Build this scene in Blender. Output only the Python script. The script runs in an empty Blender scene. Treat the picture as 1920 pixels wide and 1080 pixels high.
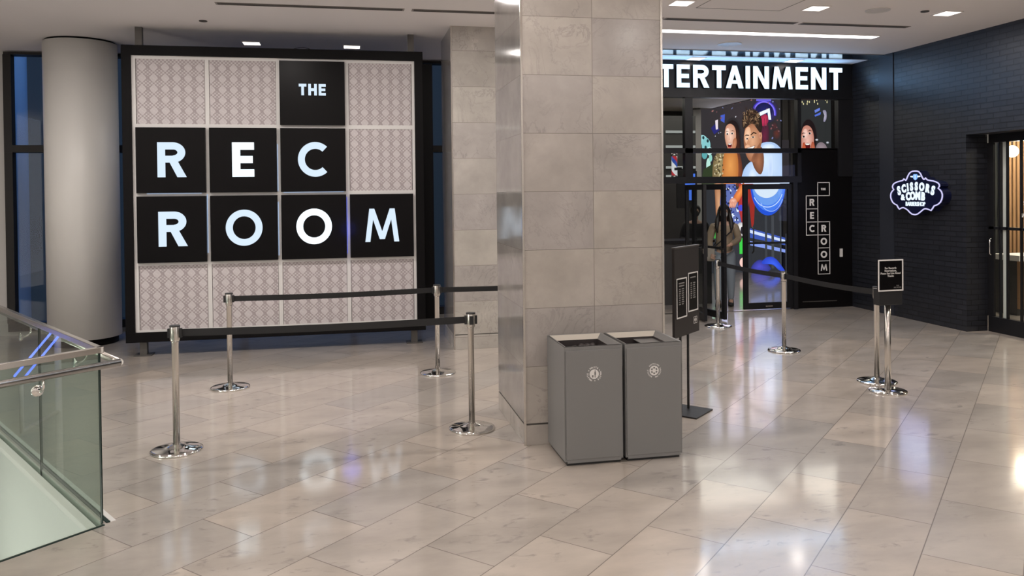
import bpy, bmesh, math, random
from mathutils import Vector, Matrix
random.seed(7)
S = bpy.context.scene
COL = S.collection
PI = math.pi

# ------------------------------------------------------------------ camera
cam_d = bpy.data.cameras.new('camera')
cam = bpy.data.objects.new('camera', cam_d); COL.objects.link(cam)
_r = Vector((0.97983372, -0.19951525, -0.01093403)); _u = Vector((0.01333676, 0.01070284, 0.99985378)); _f = Vector((0.19936905, 0.97983627, -0.01314789))
cam.matrix_world = Matrix(((_r.x, _u.x, -_f.x, 0), (_r.y, _u.y, -_f.y, 0), (_r.z, _u.z, -_f.z, 1.88), (0, 0, 0, 1)))
cam_d.sensor_width = 36.0; cam_d.lens = 1504.7 / 1920 * 36
cam_d.shift_y = -(540 - 380.9) / 1920
cam_d.clip_start = 0.05; cam_d.clip_end = 300
S.camera = cam
S.view_settings.view_transform = 'Standard'
S.view_settings.look = 'None'
S.view_settings.exposure = 0.36
S.view_settings.gamma = 1.0
S.view_settings.use_curve_mapping = False

# ------------------------------------------------------------------ world (dusk outside the windows)
W = bpy.data.worlds.new('world'); S.world = W; W.use_nodes = True
wn = W.node_tree; wn.nodes.clear()
wo = wn.nodes.new('ShaderNodeOutputWorld'); wb = wn.nodes.new('ShaderNodeBackground')
wt = wn.nodes.new('ShaderNodeTexCoord'); wsx = wn.nodes.new('ShaderNodeSeparateXYZ'); wr = wn.nodes.new('ShaderNodeValToRGB')
wn.links.new(wt.outputs['Generated'], wsx.inputs[0]); wn.links.new(wsx.outputs[2], wr.inputs[0])
wn.links.new(wr.outputs[0], wb.inputs[0]); wn.links.new(wb.outputs[0], wo.inputs[0])
wr.color_ramp.elements[0].position = 0.0; wr.color_ramp.elements[0].color = (0.10, 0.17, 0.42, 1)
wr.color_ramp.elements[1].position = 0.35; wr.color_ramp.elements[1].color = (0.05, 0.20, 0.72, 1)
wb.inputs[1].default_value = 1.6

# ------------------------------------------------------------------ ceiling lamps (warm downlights of the mall)
CZ = 3.88
WARM = (1.0, 0.93, 0.885)
def area(name, loc, size, power, col, rot=(0, 0, 0), sy=None, spread=PI):
    l = bpy.data.lights.new(name, 'AREA'); l.energy = power; l.color = col; l.size = size
    if sy: l.shape = 'RECTANGLE'; l.size_y = sy
    l.spread = spread
    o = bpy.data.objects.new(name, l); o.location = loc; o.rotation_euler = rot; COL.objects.link(o); return o
def point(name, loc, power, col, r=0.1):
    l = bpy.data.lights.new(name, 'POINT'); l.energy = power; l.color = col; l.shadow_soft_size = r
    o = bpy.data.objects.new(name, l); o.location = loc; COL.objects.link(o); return o
LP = 25.0
for yy in (8.03, 5.0, 2.0, -1.0, -4.0):
    for xx in (-6.2, -4.4, -2.6, -0.8, 1.0, 3.5, 5.08, 6.74):
        if yy > 8 and xx < 3: continue
        area('downlight_lamp', (xx, yy, CZ - 0.03), 0.2, LP * (0.5 if yy < 6 else 1.0), WARM)
for xx in (-4.0, -2.4, -0.8, 0.8):
    area('downlight_lamp', (xx, 8.03, CZ - 0.03), 0.2, LP * 0.95, WARM)
# added side fill lights, out of view, brightening ceiling, column and pillar
area('side_fill_light', (-7.8, 2.5, 1.7), 6.0, 165, (1.0, 0.95, 0.91), (0, -PI / 2, 0), 2.2)
area('side_fill_light', (7.7, -1.5, 1.7), 5.0, 70, (1.0, 0.95, 0.91), (0, PI / 2, 0), 2.2)
# indoor lamps of the two venues
for xx, yy in ((4.6, 14.2), (6.9, 14.2), (9.6, 14.4)):
    area('venue_lamp', (xx, yy, 3.68 if xx < 8 else 4.1), 1.7, 24, (1.0, 0.93, 0.84), (0, 0, 0), 2.4)
area('shop_lamp', (10.2, 8.0, 3.0), 0.6, 70, (1.0, 0.87, 0.72))
area('shop_lamp', (10.4, 10.3, 3.0), 0.4, 45, (1.0, 0.87, 0.72))

# ------------------------------------------------------------------ helpers
def mat(name):
    m = bpy.data.materials.new(name); m.use_nodes = True
    return m, m.node_tree, m.node_tree.nodes['Principled BSDF']
def pm(name, col, rough=0.5, metal=0.0, coat=0.0, spec=0.5):
    m, nt, b = mat(name)
    b.inputs['Base Color'].default_value = (*col, 1); b.inputs['Roughness'].default_value = rough
    b.inputs['Metallic'].default_value = metal; b.inputs['Coat Weight'].default_value = coat
    b.inputs['Specular IOR Level'].default_value = spec
    n = nt.nodes.new('ShaderNodeTexNoise'); n.inputs['Scale'].default_value = 9.0; n.inputs['Detail'].default_value = 3
    mr = nt.nodes.new('ShaderNodeMapRange'); mr.inputs['To Min'].default_value = max(0.0, rough - 0.012); mr.inputs['To Max'].default_value = rough + 0.012
    nt.links.new(n.outputs['Fac'], mr.inputs['Value']); nt.links.new(mr.outputs['Result'], b.inputs['Roughness'])
    return m
def em(name, col, s):
    m = bpy.data.materials.new(name); m.use_nodes = True; nt = m.node_tree; nt.nodes.clear()
    o = nt.nodes.new('ShaderNodeOutputMaterial'); e = nt.nodes.new('ShaderNodeEmission')
    e.inputs[0].default_value = (*col, 1); e.inputs[1].default_value = s
    nt.links.new(e.outputs[0], o.inputs[0]); return m
def glassm(name, tint, refl=1.0, rough=0.0):
    m = bpy.data.materials.new(name); m.use_nodes = True; nt = m.node_tree; nt.nodes.clear()
    o = nt.nodes.new('ShaderNodeOutputMaterial'); t = nt.nodes.new('ShaderNodeBsdfTransparent'); g = nt.nodes.new('ShaderNodeBsdfGlossy')
    fr = nt.nodes.new('ShaderNodeFresnel'); fr.inputs[0].default_value = 1.45
    mu = nt.nodes.new('ShaderNodeMath'); mu.operation = 'MULTIPLY'; mu.inputs[1].default_value = refl
    mx = nt.nodes.new('ShaderNodeMixShader')
    ge = nt.nodes.new('ShaderNodeNewGeometry'); iv = nt.nodes.new('ShaderNodeMath'); iv.operation = 'SUBTRACT'; iv.inputs[0].default_value = 1.0; nt.links.new(ge.outputs['Backfacing'], iv.inputs[1])
    m2 = nt.nodes.new('ShaderNodeMath'); m2.operation = 'MULTIPLY'; nt.links.new(iv.outputs[0], m2.inputs[1])
    t.inputs[0].default_value = (*tint, 1); g.inputs['Roughness'].default_value = rough
    nt.links.new(fr.outputs[0], mu.inputs[0]); nt.links.new(mu.outputs[0], m2.inputs[0]); nt.links.new(m2.outputs[0], mx.inputs[0])
    nt.links.new(t.outputs[0], mx.inputs[1]); nt.links.new(g.outputs[0], mx.inputs[2]); nt.links.new(mx.outputs[0], o.inputs[0])
    return m

def N(nt, t, **kw):
    n = nt.nodes.new(t)
    for k, v in kw.items(): setattr(n, k, v)
    return n
def stone_mat(name, mapping, bw, rh, c1, c2, mortar, msize, rough, vein, offset=0.5, rot=0.0, loc=(0, 0, 0), wall=False, bump=0.0, coat=0.0, dark=(0.2, 0.19, 0.18)):
    """slabs laid in bond with mottled stone, veins and thin joints"""
    m, nt, b = mat(name); L = nt.links.new
    tc = N(nt, 'ShaderNodeTexCoord')
    if wall:
        sp = N(nt, 'ShaderNodeSeparateXYZ'); L(tc.outputs['Object'], sp.inputs[0])
        ad = N(nt, 'ShaderNodeMath', operation='ADD'); L(sp.outputs[0], ad.inputs[0]); L(sp.outputs[1], ad.inputs[1])
        cb = N(nt, 'ShaderNodeCombineXYZ'); L(ad.outputs[0], cb.inputs[0]); L(sp.outputs[2], cb.inputs[1]); src = cb.outputs[0]
    else: src = tc.outputs['Object']
    mp = N(nt, 'ShaderNodeMapping'); L(src, mp.inputs[0]); mp.inputs['Rotation'].default_value = (0, 0, rot); mp.inputs['Location'].default_value = loc
    br = N(nt, 'ShaderNodeTexBrick'); L(mp.outputs[0], br.inputs['Vector'])
    br.offset = offset; br.offset_frequency = 2; br.squash = 1.0
    br.inputs['Scale'].default_value = 1.0; br.inputs['Mortar Size'].default_value = msize; br.inputs['Mortar Smooth'].default_value = 0.1
    br.inputs['Brick Width'].default_value = bw; br.inputs['Row Height'].default_value = rh; br.inputs['Bias'].default_value = 0.0
    br.inputs['Color1'].default_value = (0, 0, 0, 1); br.inputs['Color2'].default_value = (1, 1, 1, 1); br.inputs['Mortar'].default_value = (0.5, 0.5, 0.5, 1)
    # per slab random offset of the stone texture
    sc = N(nt, 'ShaderNodeVectorMath', operation='SCALE'); L(br.outputs['Color'], sc.inputs[0]); sc.inputs['Scale'].default_value = 17.0
    av = N(nt, 'ShaderNodeVectorMath', operation='ADD'); L(tc.outputs['Object'], av.inputs[0]); L(sc.outputs[0], av.inputs[1])
    st = N(nt, 'ShaderNodeMapping'); L(av.outputs[0], st.inputs[0]); st.inputs['Scale'].default_value = vein['stretch']; st.inputs['Rotation'].default_value = (0, 0, rot if not wall else 0)
    n1 = N(nt, 'ShaderNodeTexNoise'); L(st.outputs[0], n1.inputs['Vector']); n1.inputs['Scale'].default_value = vein['s1']; n1.inputs['Detail'].default_value = 6; n1.inputs['Roughness'].default_value = 0.6
    n2 = N(nt, 'ShaderNodeTexNoise'); L(st.outputs[0], n2.inputs['Vector']); n2.inputs['Scale'].default_value = vein['s2']; n2.inputs['Detail'].default_value = 8; n2.inputs['Roughness'].default_value = 0.62; n2.inputs['Distortion'].default_value = vein.get('dist', 1.0)
    base = N(nt, 'ShaderNodeMix', data_type='RGBA'); L(br.outputs['Color'], base.inputs[0]); base.inputs[6].default_value = (*c1, 1); base.inputs[7].default_value = (*c2, 1)
    r1 = N(nt, 'ShaderNodeMapRange'); L(n1.outputs['Fac'], r1.inputs['Value']); r1.inputs['From Min'].default_value = 0.3; r1.inputs['From Max'].default_value = 0.7; r1.inputs['To Min'].default_value = vein['lo']; r1.inputs['To Max'].default_value = vein['hi']
    mm = N(nt, 'ShaderNodeMix', data_type='RGBA', blend_type='MULTIPLY'); mm.inputs[0].default_value = 1.0; L(base.outputs[2], mm.inputs[6]); L(r1.outputs[0], mm.inputs[7])
    # thin veins where noise crosses its middle value
    sb = N(nt, 'ShaderNodeMath', operation='SUBTRACT'); L(n2.outputs['Fac'], sb.inputs[0]); sb.inputs[1].default_value = 0.5
    ab = N(nt, 'ShaderNodeMath', operation='ABSOLUTE'); L(sb.outputs[0], ab.inputs[0])
    r2 = N(nt, 'ShaderNodeMapRange'); L(ab.outputs[0], r2.inputs['Value']); r2.inputs['From Min'].default_value = 0.0; r2.inputs['From Max'].default_value = vein['w']; r2.inputs['To Min'].default_value = 1.0; r2.inputs['To Max'].default_value = 0.0
    if vein.get('speck'):
        r2 = N(nt, 'ShaderNodeMapRange'); L(n2.outputs['Fac'], r2.inputs['Value']); r2.inputs['From Min'].default_value = 0.56; r2.inputs['From Max'].default_value = 0.69
    # mask veins with a large patchy noise
    n3 = N(nt, 'ShaderNodeTexNoise'); L(st.outputs[0], n3.inputs['Vector']); n3.inputs['Scale'].default_value = vein['s3']; n3.inputs['Detail'].default_value = 3
    r3 = N(nt, 'ShaderNodeMapRange'); L(n3.outputs['Fac'], r3.inputs['Value']); r3.inputs['From Min'].default_value = vein['m0']; r3.inputs['From Max'].default_value = vein['m1']
    mk = N(nt, 'ShaderNodeMath', operation='MULTIPLY'); L(r2.outputs[0], mk.inputs[0]); L(r3.outputs[0], mk.inputs[1])
    mk2 = N(nt, 'ShaderNodeMath', operation='MULTIPLY'); L(mk.outputs[0], mk2.inputs[0]); mk2.inputs[1].default_value = vein['amt']
    mv = N(nt, 'ShaderNodeMix', data_type='RGBA'); L(mk2.outputs[0], mv.inputs[0]); L(mm.outputs[2], mv.inputs[6]); mv.inputs[7].default_value = (*dark, 1)
    jo = N(nt, 'ShaderNodeMix', data_type='RGBA'); L(br.outputs['Fac'], jo.inputs[0]); L(mv.outputs[2], jo.inputs[6]); jo.inputs[7].default_value = (*mortar, 1)
    L(jo.outputs[2], b.inputs['Base Color'])
    rr = N(nt, 'ShaderNodeMapRange'); L(n1.outputs['Fac'], rr.inputs['Value']); rr.inputs['To Min'].default_value = rough * 0.75; rr.inputs['To Max'].default_value = rough * 1.25
    L(rr.outputs[0], b.inputs['Roughness']); b.inputs['Coat Weight'].default_value = coat; b.inputs['Coat Roughness'].default_value = 0.095; b.inputs['Coat IOR'].default_value = 1.55
    if bump:
        bp = N(nt, 'ShaderNodeBump'); bp.inputs['Strength'].default_value = bump; bp.inputs['Distance'].default_value = 0.02; bp.invert = True
        L(br.outputs['Fac'], bp.inputs['Height']); L(bp.outputs[0], b.inputs['Normal'])
    return m

class MB:
    def __init__(s): s.v = []; s.f = []; s.mi = []; s.sm = []
    def add(s, vs, fs, mi=0, smooth=False):
        o = len(s.v); s.v += [tuple(v) for v in vs]
        for f in fs: s.f.append([o + i for i in f]); s.mi.append(mi); s.sm.append(smooth)
        return s
    def box(s, x0, x1, y0, y1, z0, z1, mi=0, M=None):
        vs = [Vector(c) for c in ((x0, y0, z0), (x1, y0, z0), (x1, y1, z0), (x0, y1, z0), (x0, y0, z1), (x1, y0, z1), (x1, y1, z1), (x0, y1, z1))]
        if M: vs = [M @ v for v in vs]
        return s.add(vs, [(0, 3, 2, 1), (4, 5, 6, 7), (0, 1, 5, 4), (1, 2, 6, 5), (2, 3, 7, 6), (3, 0, 4, 7)], mi)
    def prism(s, poly, h0, h1, axis='z', mi=0, M=None):
        """poly 2D ccw; axis z: (x,y)->xyz ; axis y: (x,z) extruded in y"""
        def P(a, b, h):
            v = Vector((a, b, h)) if axis == 'z' else (Vector((a, h, b)) if axis == 'y' else Vector((h, a, b)))
            return M @ v if M else v
        n = len(poly); vs = [P(a, b, h0) for a, b in poly] + [P(a, b, h1) for a, b in poly]
        fs = [list(range(n))[::-1], list(range(n, 2 * n))] + [(i, (i + 1) % n, n + (i + 1) % n, n + i) for i in range(n)]
        return s.add(vs, fs, mi)
    def tube(s, pts, r, seg=10, mi=0, closed=False, smooth=True):
        pts = [Vector(p) for p in pts]; n = len(pts); vs = []; fs = []
        up = Vector((0, 0, 1)); 
        prev = None
        for i, p in enumerate(pts):
            if closed: d = pts[(i + 1) % n] - pts[i - 1]
            else: d = pts[min(i + 1, n - 1)] - pts[max(i - 1, 0)]
            d.normalize()
            a = prev if prev is not None else (up if abs(d.z) < 0.9 else Vector((1, 0, 0)))
            a = (a - d * a.dot(d)); 
            if a.length < 1e-6: a = Vector((1, 0, 0)) - d * d.x
            a.normalize(); prev = a; c = d.cross(a)
            rr = r[i] if isinstance(r, (list, tuple)) else r
            for k in range(seg):
                t = 2 * PI * k / seg; vs.append(p + (a * math.cos(t) + c * math.sin(t)) * rr)
        m = n if closed else n - 1
        for i in range(m):
            j = (i + 1) % n
            for k in range(seg): fs.append((i * seg + k, i * seg + (k + 1) % seg, j * seg + (k + 1) % seg, j * seg + k))
        s.add(vs, fs, mi, smooth)
        if not closed:
            s.add(vs[:seg], [list(range(seg))[::-1]], mi); s.add(vs[-seg:], [list(range(seg))], mi)
        return s
    def lathe(s, prof, cx=0, cy=0, cz=0, seg=32, mi=0, smooth=True, M=None):
        vs = []; fs = []
        for r, z in prof:
            for k in range(seg):
                t = 2 * PI * k / seg; v = Vector((cx + r * math.cos(t), cy + r * math.sin(t), cz + z)); vs.append(M @ v if M else v)
        for i in range(len(prof) - 1):
            for k in range(seg): fs.append((i * seg + k, i * seg + (k + 1) % seg, (i + 1) * seg + (k + 1) % seg, (i + 1) * seg + k))
        s.add(vs, fs, mi, smooth)
        if prof[0][0] > 1e-5: s.add(vs[:seg], [list(range(seg))[::-1]], mi)
        if prof[-1][0] > 1e-5: s.add(vs[-seg:], [list(range(seg))], mi)
        return s
    def sphere(s, c, r, mi=0, seg=20, rings=12, sc=(1, 1, 1)):
        vs = []; fs = []
        for i in range(rings + 1):
            a = PI * i / rings
            for k in range(seg):
                t = 2 * PI * k / seg
                vs.append((c[0] + r * sc[0] * math.sin(a) * math.cos(t), c[1] + r * sc[1] * math.sin(a) * math.sin(t), c[2] + r * sc[2] * math.cos(a)))
        for i in range(rings):
            for k in range(seg): fs.append((i * seg + k, (i + 1) * seg + k, (i + 1) * seg + (k + 1) % seg, i * seg + (k + 1) % seg))
        return s.add(vs, fs, mi, True)
    def build(s, name, mats, parent=None, local=False, bevel=0.0):
        me = bpy.data.meshes.new(name); me.from_pydata(s.v, [], s.f); 
        if not isinstance(mats, (list, tuple)): mats = [mats]
        for m in mats: me.materials.append(m)
        for p, i, q in zip(me.polygons, s.mi, s.sm): p.material_index = i; p.use_smooth = q
        bm = bmesh.new(); bm.from_mesh(me); bmesh.ops.remove_doubles(bm, verts=bm.verts, dist=1e-6); bmesh.ops.recalc_face_normals(bm, faces=bm.faces); bm.to_mesh(me); bm.free()
        o = bpy.data.objects.new(name, me); COL.objects.link(o)
        if parent:
            o.parent = parent
            if not local: me.transform(WM(parent).inverted())
        if bevel:
            b = o.modifiers.new('bevel', 'BEVEL'); b.width = bevel; b.segments = 2; b.limit_method = 'ANGLE'
        return o
def WM(o):
    m = o.matrix_basis.copy()
    while o.parent: o = o.parent; m = o.matrix_basis @ m
    return m
def tag(o, label=None, cat=None, group=None, kind=None):
    if label: o['label'] = label
    if cat: o['category'] = cat
    if group: o['group'] = group
    if kind: o['kind'] = kind
    return o
def thing(name, label, cat, loc=(0, 0, 0), rz=0, group=None):
    o = bpy.data.objects.new(name, None); o.empty_display_size = 0.1; COL.objects.link(o)
    o.location = loc; o.rotation_euler = (0, 0, rz); return tag(o, label, cat, group)
def kids(o): return [c for c in COL.objects if c.parent == o]
def dup(o, loc=None, rz=None, label=None, parent=None):
    c = o.copy(); COL.objects.link(c)
    if parent: c.parent = parent
    if loc is not None: c.location = loc
    if rz is not None: c.rotation_euler = (0, 0, rz)
    if label: c['label'] = label
    for k in kids(o): dup(k, parent=c)
    return c
def struct(name, mb, m, bevel=0): return tag(mb.build(name, m, bevel=bevel), kind='structure')
def text(name, s, size, m, parent, M, extrude=0.002, bold=0.0, align='CENTER', shear=0.0, sx=1.0, spacing=1.0, lines=1.0):
    """lettering in the built-in font as a mesh; M places the text plane (x right, y up, z to the reader)"""
    cu = bpy.data.curves.new('lettering', 'FONT'); cu.body = s; cu.size = size; cu.extrude = extrude; cu.offset = bold; cu.align_x = align; cu.align_y = 'CENTER'
    cu.shear = shear; cu.space_character = spacing; cu.space_line = lines; cu.resolution_u = 3
    t = bpy.data.objects.new('lettering', cu); COL.objects.link(t)
    dg = bpy.context.evaluated_depsgraph_get(); me = bpy.data.meshes.new_from_object(t.evaluated_get(dg)); 
    bpy.data.objects.remove(t); bpy.data.curves.remove(cu)
    me.transform(M @ Matrix.Diagonal((sx, 1, 1, 1)))
    me.materials.clear(); me.materials.append(m)
    if parent is None: return me
    o = bpy.data.objects.new(name, me); COL.objects.link(o); o.parent = parent; me.transform(WM(parent).inverted())
    return o
def FR(x, y, z):  # text facing -Y
    return Matrix.Translation((x, y, z)) @ Matrix.Rotation(PI / 2, 4, 'X')

# letters made of straight and round strokes, cap height 1; returns (polygons, width)
def arc(cx, cy, rx, ry, w, a0, a1, n=28):
    out = []
    for i in range(n):
        t0 = math.radians(a0 + (a1 - a0) * i / n); t1 = math.radians(a0 + (a1 - a0) * (i + 1) / n)
        c = lambda t, k: (cx + (rx - k) * math.cos(t), cy + (ry - k) * math.sin(t))
        out.append([c(t0, 0), c(t1, 0), c(t1, w), c(t0, w)])
    return out
def glyph(ch, w):
    Rr = lambda x0, x1, y0, y1: [(x0, y0), (x1, y0), (x1, y1), (x0, y1)]
    if ch == 'T': return [Rr(0, .66, 1 - w, 1), Rr(.33 - w / 2, .33 + w / 2, 0, 1 - w)], .66
    if ch == 'H': return [Rr(0, w, 0, 1), Rr(.74 - w, .74, 0, 1), Rr(w, .74 - w, .5 - w / 2, .5 + w / 2)], .74
    if ch == 'I': return [Rr(0, w, 0, 1)], w
    if ch == 'E': return [Rr(0, w, 0, 1), Rr(w, .62, 1 - w * .95, 1), Rr(w, .58, .5 - w * .46, .5 + w * .46), Rr(w, .62, 0, w * .95)], .62
    if ch == 'N': return [Rr(0, w, 0, 1), Rr(.78 - w, .78, 0, 1), [(w * .0, 1), (.78 - w, 0), (.78, 0), (w * 1.0, 1)]], .78
    if ch == 'A': return [[(0, 0), (w * 1.08, 0), (.43 + w * .5, 1), (.43 - w * .5, 1)], [(.86 - w * 1.08, 0), (.86, 0), (.43 + w * .5, 1), (.43 - w * .5, 1)], Rr(.22, .64, .2, .2 + w * .75)], .86
    if ch == 'M': w *= .86
    if ch == 'M': return [[(0, 0), (w, 0), (.13 + w, 1), (.13, 1)], [(1.03 - w, 0), (1.03, 0), (.9, 1), (.9 - w, 1)], [(.515 - w * .52, .08), (.515 + w * .52, .08), (.13 + w, 1), (.13, 1)], [(.515 - w * .52, .08), (.515 + w * .52, .08), (.9, 1), (.9 - w, 1)]], 1.03
    if ch == 'O': return arc(.5, .5, .51, .515, w, 0, 360, 48), 1.0
    if ch == 'C': return arc(.5, .5, .51, .515, w, 47, 313, 36), .88
    if ch == 'R':
        h = .58
        return [Rr(0, w, 0, 1), Rr(w, .42, 1 - w, 1), Rr(w, .42, 1 - h, 1 - h + w * .95)] + arc(.42, 1 - h / 2, .33, h / 2, w, -90, 90, 20) + [[(.30, 1 - h + .06), (.30 + w * 1.12, 1 - h + .06), (.78, 0), (.78 - w * 1.2, 0)]], .76
def letter(mb, ch, x, z, h, w, y0, y1, mi=0, wide=1.0):
    ps, wd = glyph(ch, w)
    for q in ps:
        a = sum(q[i][0] * q[(i + 1) % len(q)][1] - q[(i + 1) % len(q)][0] * q[i][1] for i in range(len(q)))
        if a < 0: q = q[::-1]
        mb.prism([(x + a_ * h * wide, z + b_ * h) for a_, b_ in q], y1, y0, 'y', mi)
    return wd * h * wide

# ------------------------------------------------------------------ materials
TH = math.radians(44.5)
fv = dict(stretch=(0.45, 1.0, 1), s1=3.4, s2=15.0, s3=3.0, lo=0.80, hi=1.14, w=0.03, m0=0.44, m1=0.58, amt=0.7, dist=0.9, speck=True)
M_floor = stone_mat('floor_stone', None, 0.866, 0.4425, (0.50, 0.43, 0.365), (0.395, 0.36, 0.325), (0.15, 0.125, 0.105), 0.0028, 0.35, fv, rot=-TH, loc=(0.197, -0.1225, 0), dark=(0.19, 0.17, 0.155), coat=1.0)
M_floor.node_tree.nodes['Principled BSDF'].inputs['Specular IOR Level'].default_value = 0.6
pv = dict(stretch=(1, 1, 1), s1=2.6, s2=2.6, s3=1.6, lo=0.82, hi=1.10, w=0.022, m0=0.42, m1=0.66, amt=0.5, dist=2.0)
M_marble = stone_mat('pillar_marble', None, 0.546, 0.4335, (0.43, 0.39, 0.348), (0.385, 0.352, 0.336), (0.21, 0.19, 0.17), 0.0022, 0.2, pv, offset=0.0, wall=True, loc=(0, 0.283, 0), dark=(0.23, 0.21, 0.2))
pv2 = dict(pv); pv2['stretch'] = (1, 1, 1.0)
M_marble2 = stone_mat('rear_pillar_marble', None, 1.2, 0.43, (0.45, 0.42, 0.375), (0.39, 0.36, 0.345), (0.24, 0.215, 0.195), 0.0022, 0.25, pv2, offset=0.0, wall=True, loc=(0, 0.283, 0), dark=(0.23, 0.21, 0.2))
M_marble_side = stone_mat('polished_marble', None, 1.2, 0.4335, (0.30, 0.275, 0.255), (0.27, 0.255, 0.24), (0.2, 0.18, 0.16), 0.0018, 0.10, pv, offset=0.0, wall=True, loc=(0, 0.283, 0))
bv = dict(stretch=(1, 1, 1), s1=6, s2=9, s3=2, lo=0.8, hi=1.15, w=0.03, m0=0.5, m1=0.7, amt=0.0)
M_brick = stone_mat('black_painted_brick', None, 0.21, 0.0685, (0.014, 0.0155, 0.021), (0.019, 0.0205, 0.027), (0.007, 0.0075, 0.010), 0.0065, 0.36, bv, wall=True, bump=1.0)
M_black_smooth = pm('black_satin', (0.024, 0.027, 0.036), 0.4, spec=0.4)
M_ceil = pm('ceiling_paint', (0.84, 0.80, 0.785), 0.75, spec=0.2)
M_wall = pm('wall_paint', (0.56, 0.545, 0.52), 0.7, spec=0.25)
M_column = pm('column_paint', (0.70, 0.685, 0.655), 0.38, spec=0.4)
M_white = pm('white_panel', (0.66, 0.65, 0.62), 0.5)
M_grid = pm('grid_paint', (0.66, 0.645, 0.63), 0.45)
M_frameblack = pm('black_frame', (0.005, 0.0045, 0.005), 0.5, spec=0.1)
M_panelblack = pm('black_panel', (0.0045, 0.004, 0.0045), 0.32, spec=0.12)
M_alu = pm('dark_aluminium', (0.010, 0.010, 0.012), 0.35, spec=0.3)
M_bronze = pm('bronze_frame', (0.018, 0.016, 0.014), 0.45, spec=0.25)
M_post = pm('grey_steel', (0.10, 0.092, 0.085), 0.45, 0.3)
M_chrome = pm('chrome', (0.80, 0.79, 0.77), 0.06, 1.0)
M_brushed = pm('brushed_steel', (0.62, 0.59, 0.55), 0.24, 1.0)
M_belt = pm('black_webbing', (0.010, 0.010, 0.011), 0.7)
M_rubber = pm('black_plastic', (0.014, 0.014, 0.015), 0.45)
M_bin = pm('bin_grey', (0.190, 0.188, 0.185), 0.38)
M_bin2 = pm('bin_lip', (0.50, 0.46, 0.40), 0.4)
M_binin = pm('bin_liner', (0.035, 0.028, 0.028), 0.5)
M_decal = pm('white_print', (0.74, 0.72, 0.70), 0.6)
M_decal_dk = pm('grey_print', (0.15, 0.145, 0.14), 0.6)
M_glass = glassm('clear_glass', (0.94, 0.96, 0.95), 1.0)
M_winglass = glassm('window_glass', (0.92, 0.95, 0.95), 0.35)
M_balglass = glassm('green_glass', (0.825, 0.875, 0.845), 1.15)
M_edge = pm('glass_edge', (0.008, 0.022, 0.018), 0.5, spec=0.2)
M_letter = em('sign_letter_light', (0.62, 0.745, 0.87), 0.92)
M_letter_hot = em('sign_letter_bright', (0.80, 0.93, 1.0), 1.5)
M_bigletter = em('front_letter_light', (0.60, 0.82, 1.0), 1.35)
M_barberlight = em('badge_letter_light', (0.72, 0.85, 1.0), 1.0)
M_outline = em('badge_tube_light', (0.60, 0.58, 0.90), 0.9)
M_navy = pm('navy_face', (0.004, 0.006, 0.03), 0.3)
M_diff = em('lamp_diffuser', (1.0, 0.93, 0.85), 3.2)
M_strip = em('strip_diffuser', (1.0, 0.96, 0.97), 3.2)
M_blue = em('blue_led', (0.08, 0.12, 0.7), 0.8)
M_white_led = em('white_led', (0.4, 0.55, 0.8), 0.75)

# perforated ornamental panel
def orn():
    m, nt, b = mat('patterned_panel'); L = nt.links.new
    tc = N(nt, 'ShaderNodeTexCoord'); sp = N(nt, 'ShaderNodeSeparateXYZ'); L(tc.outputs['Object'], sp.inputs[0])
    k = 2 * PI / 0.1285
    def m1(op, a, b_=None, v=None):
        n = N(nt, 'ShaderNodeMath', operation=op); 
        (L(a, n.inputs[0]) if not isinstance(a, (int, float)) else setattr(n.inputs[0], 'default_value', a))
        if b_ is not None: (L(b_, n.inputs[1]) if not isinstance(b_, (int, float)) else setattr(n.inputs[1], 'default_value', b_))
        return n.outputs[0]
    x = m1('MULTIPLY', sp.outputs[0], k); z = m1('MULTIPLY', sp.outputs[2], k)
    cx, cz = m1('COSINE', x), m1('COSINE', z)
    c3x, c3z = m1('COSINE', m1('MULTIPLY', x, 3.0)), m1('COSINE', m1('MULTIPLY', z, 3.0))
    c4x, c4z = m1('COSINE', m1('MULTIPLY', m1('ADD', x, z), 2.0)), m1('COSINE', m1('MULTIPLY', m1('SUBTRACT', x, z), 2.0))
    G = m1('MULTIPLY', m1('ADD', cz, 1.0), 0.5); IG = m1('SUBTRACT', 1.0, G)
    a = m1('MULTIPLY', G, m1('ADD', m1('MULTIPLY', m1('MULTIPLY', c3x, c3z), 1.5), 0.45))
    a = m1('ADD', a, m1('MULTIPLY', IG, m1('SUBTRACT', m1('MULTIPLY', m1('ADD', c4x, m1('MULTIPLY', c4z, .5)), 0.55), m1('MULTIPLY', cx, 1.1))))
    rp = N(nt, 'ShaderNodeValToRGB'); mr = N(nt, 'ShaderNodeMapRange'); L(a, mr.inputs['Value']); mr.inputs['From Min'].default_value = -2.0; mr.inputs['From Max'].default_value = 2.0
    L(mr.outputs[0], rp.inputs[0]); e = rp.color_ramp.elements
    e[0].position = 0.46; e[0].color = (0.62, 0.58, 0.585, 1); e[1].position = 0.66; e[1].color = (0.36, 0.315, 0.32, 1)
    e2 = rp.color_ramp.elements.new(0.36); e2.color = (0.54, 0.50, 0.505, 1)
    L(rp.outputs[0], b.inputs['Base Color']); b.inputs['Roughness'].default_value = 0.55
    bp = N(nt, 'ShaderNodeBump'); bp.invert = True; bp.inputs['Strength'].default_value = 0.5; bp.inputs['Distance'].default_value = 0.006; L(mr.outputs[0], bp.inputs['Height']); L(bp.outputs[0], b.inputs['Normal'])
    return m
M_orn = orn()
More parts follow.
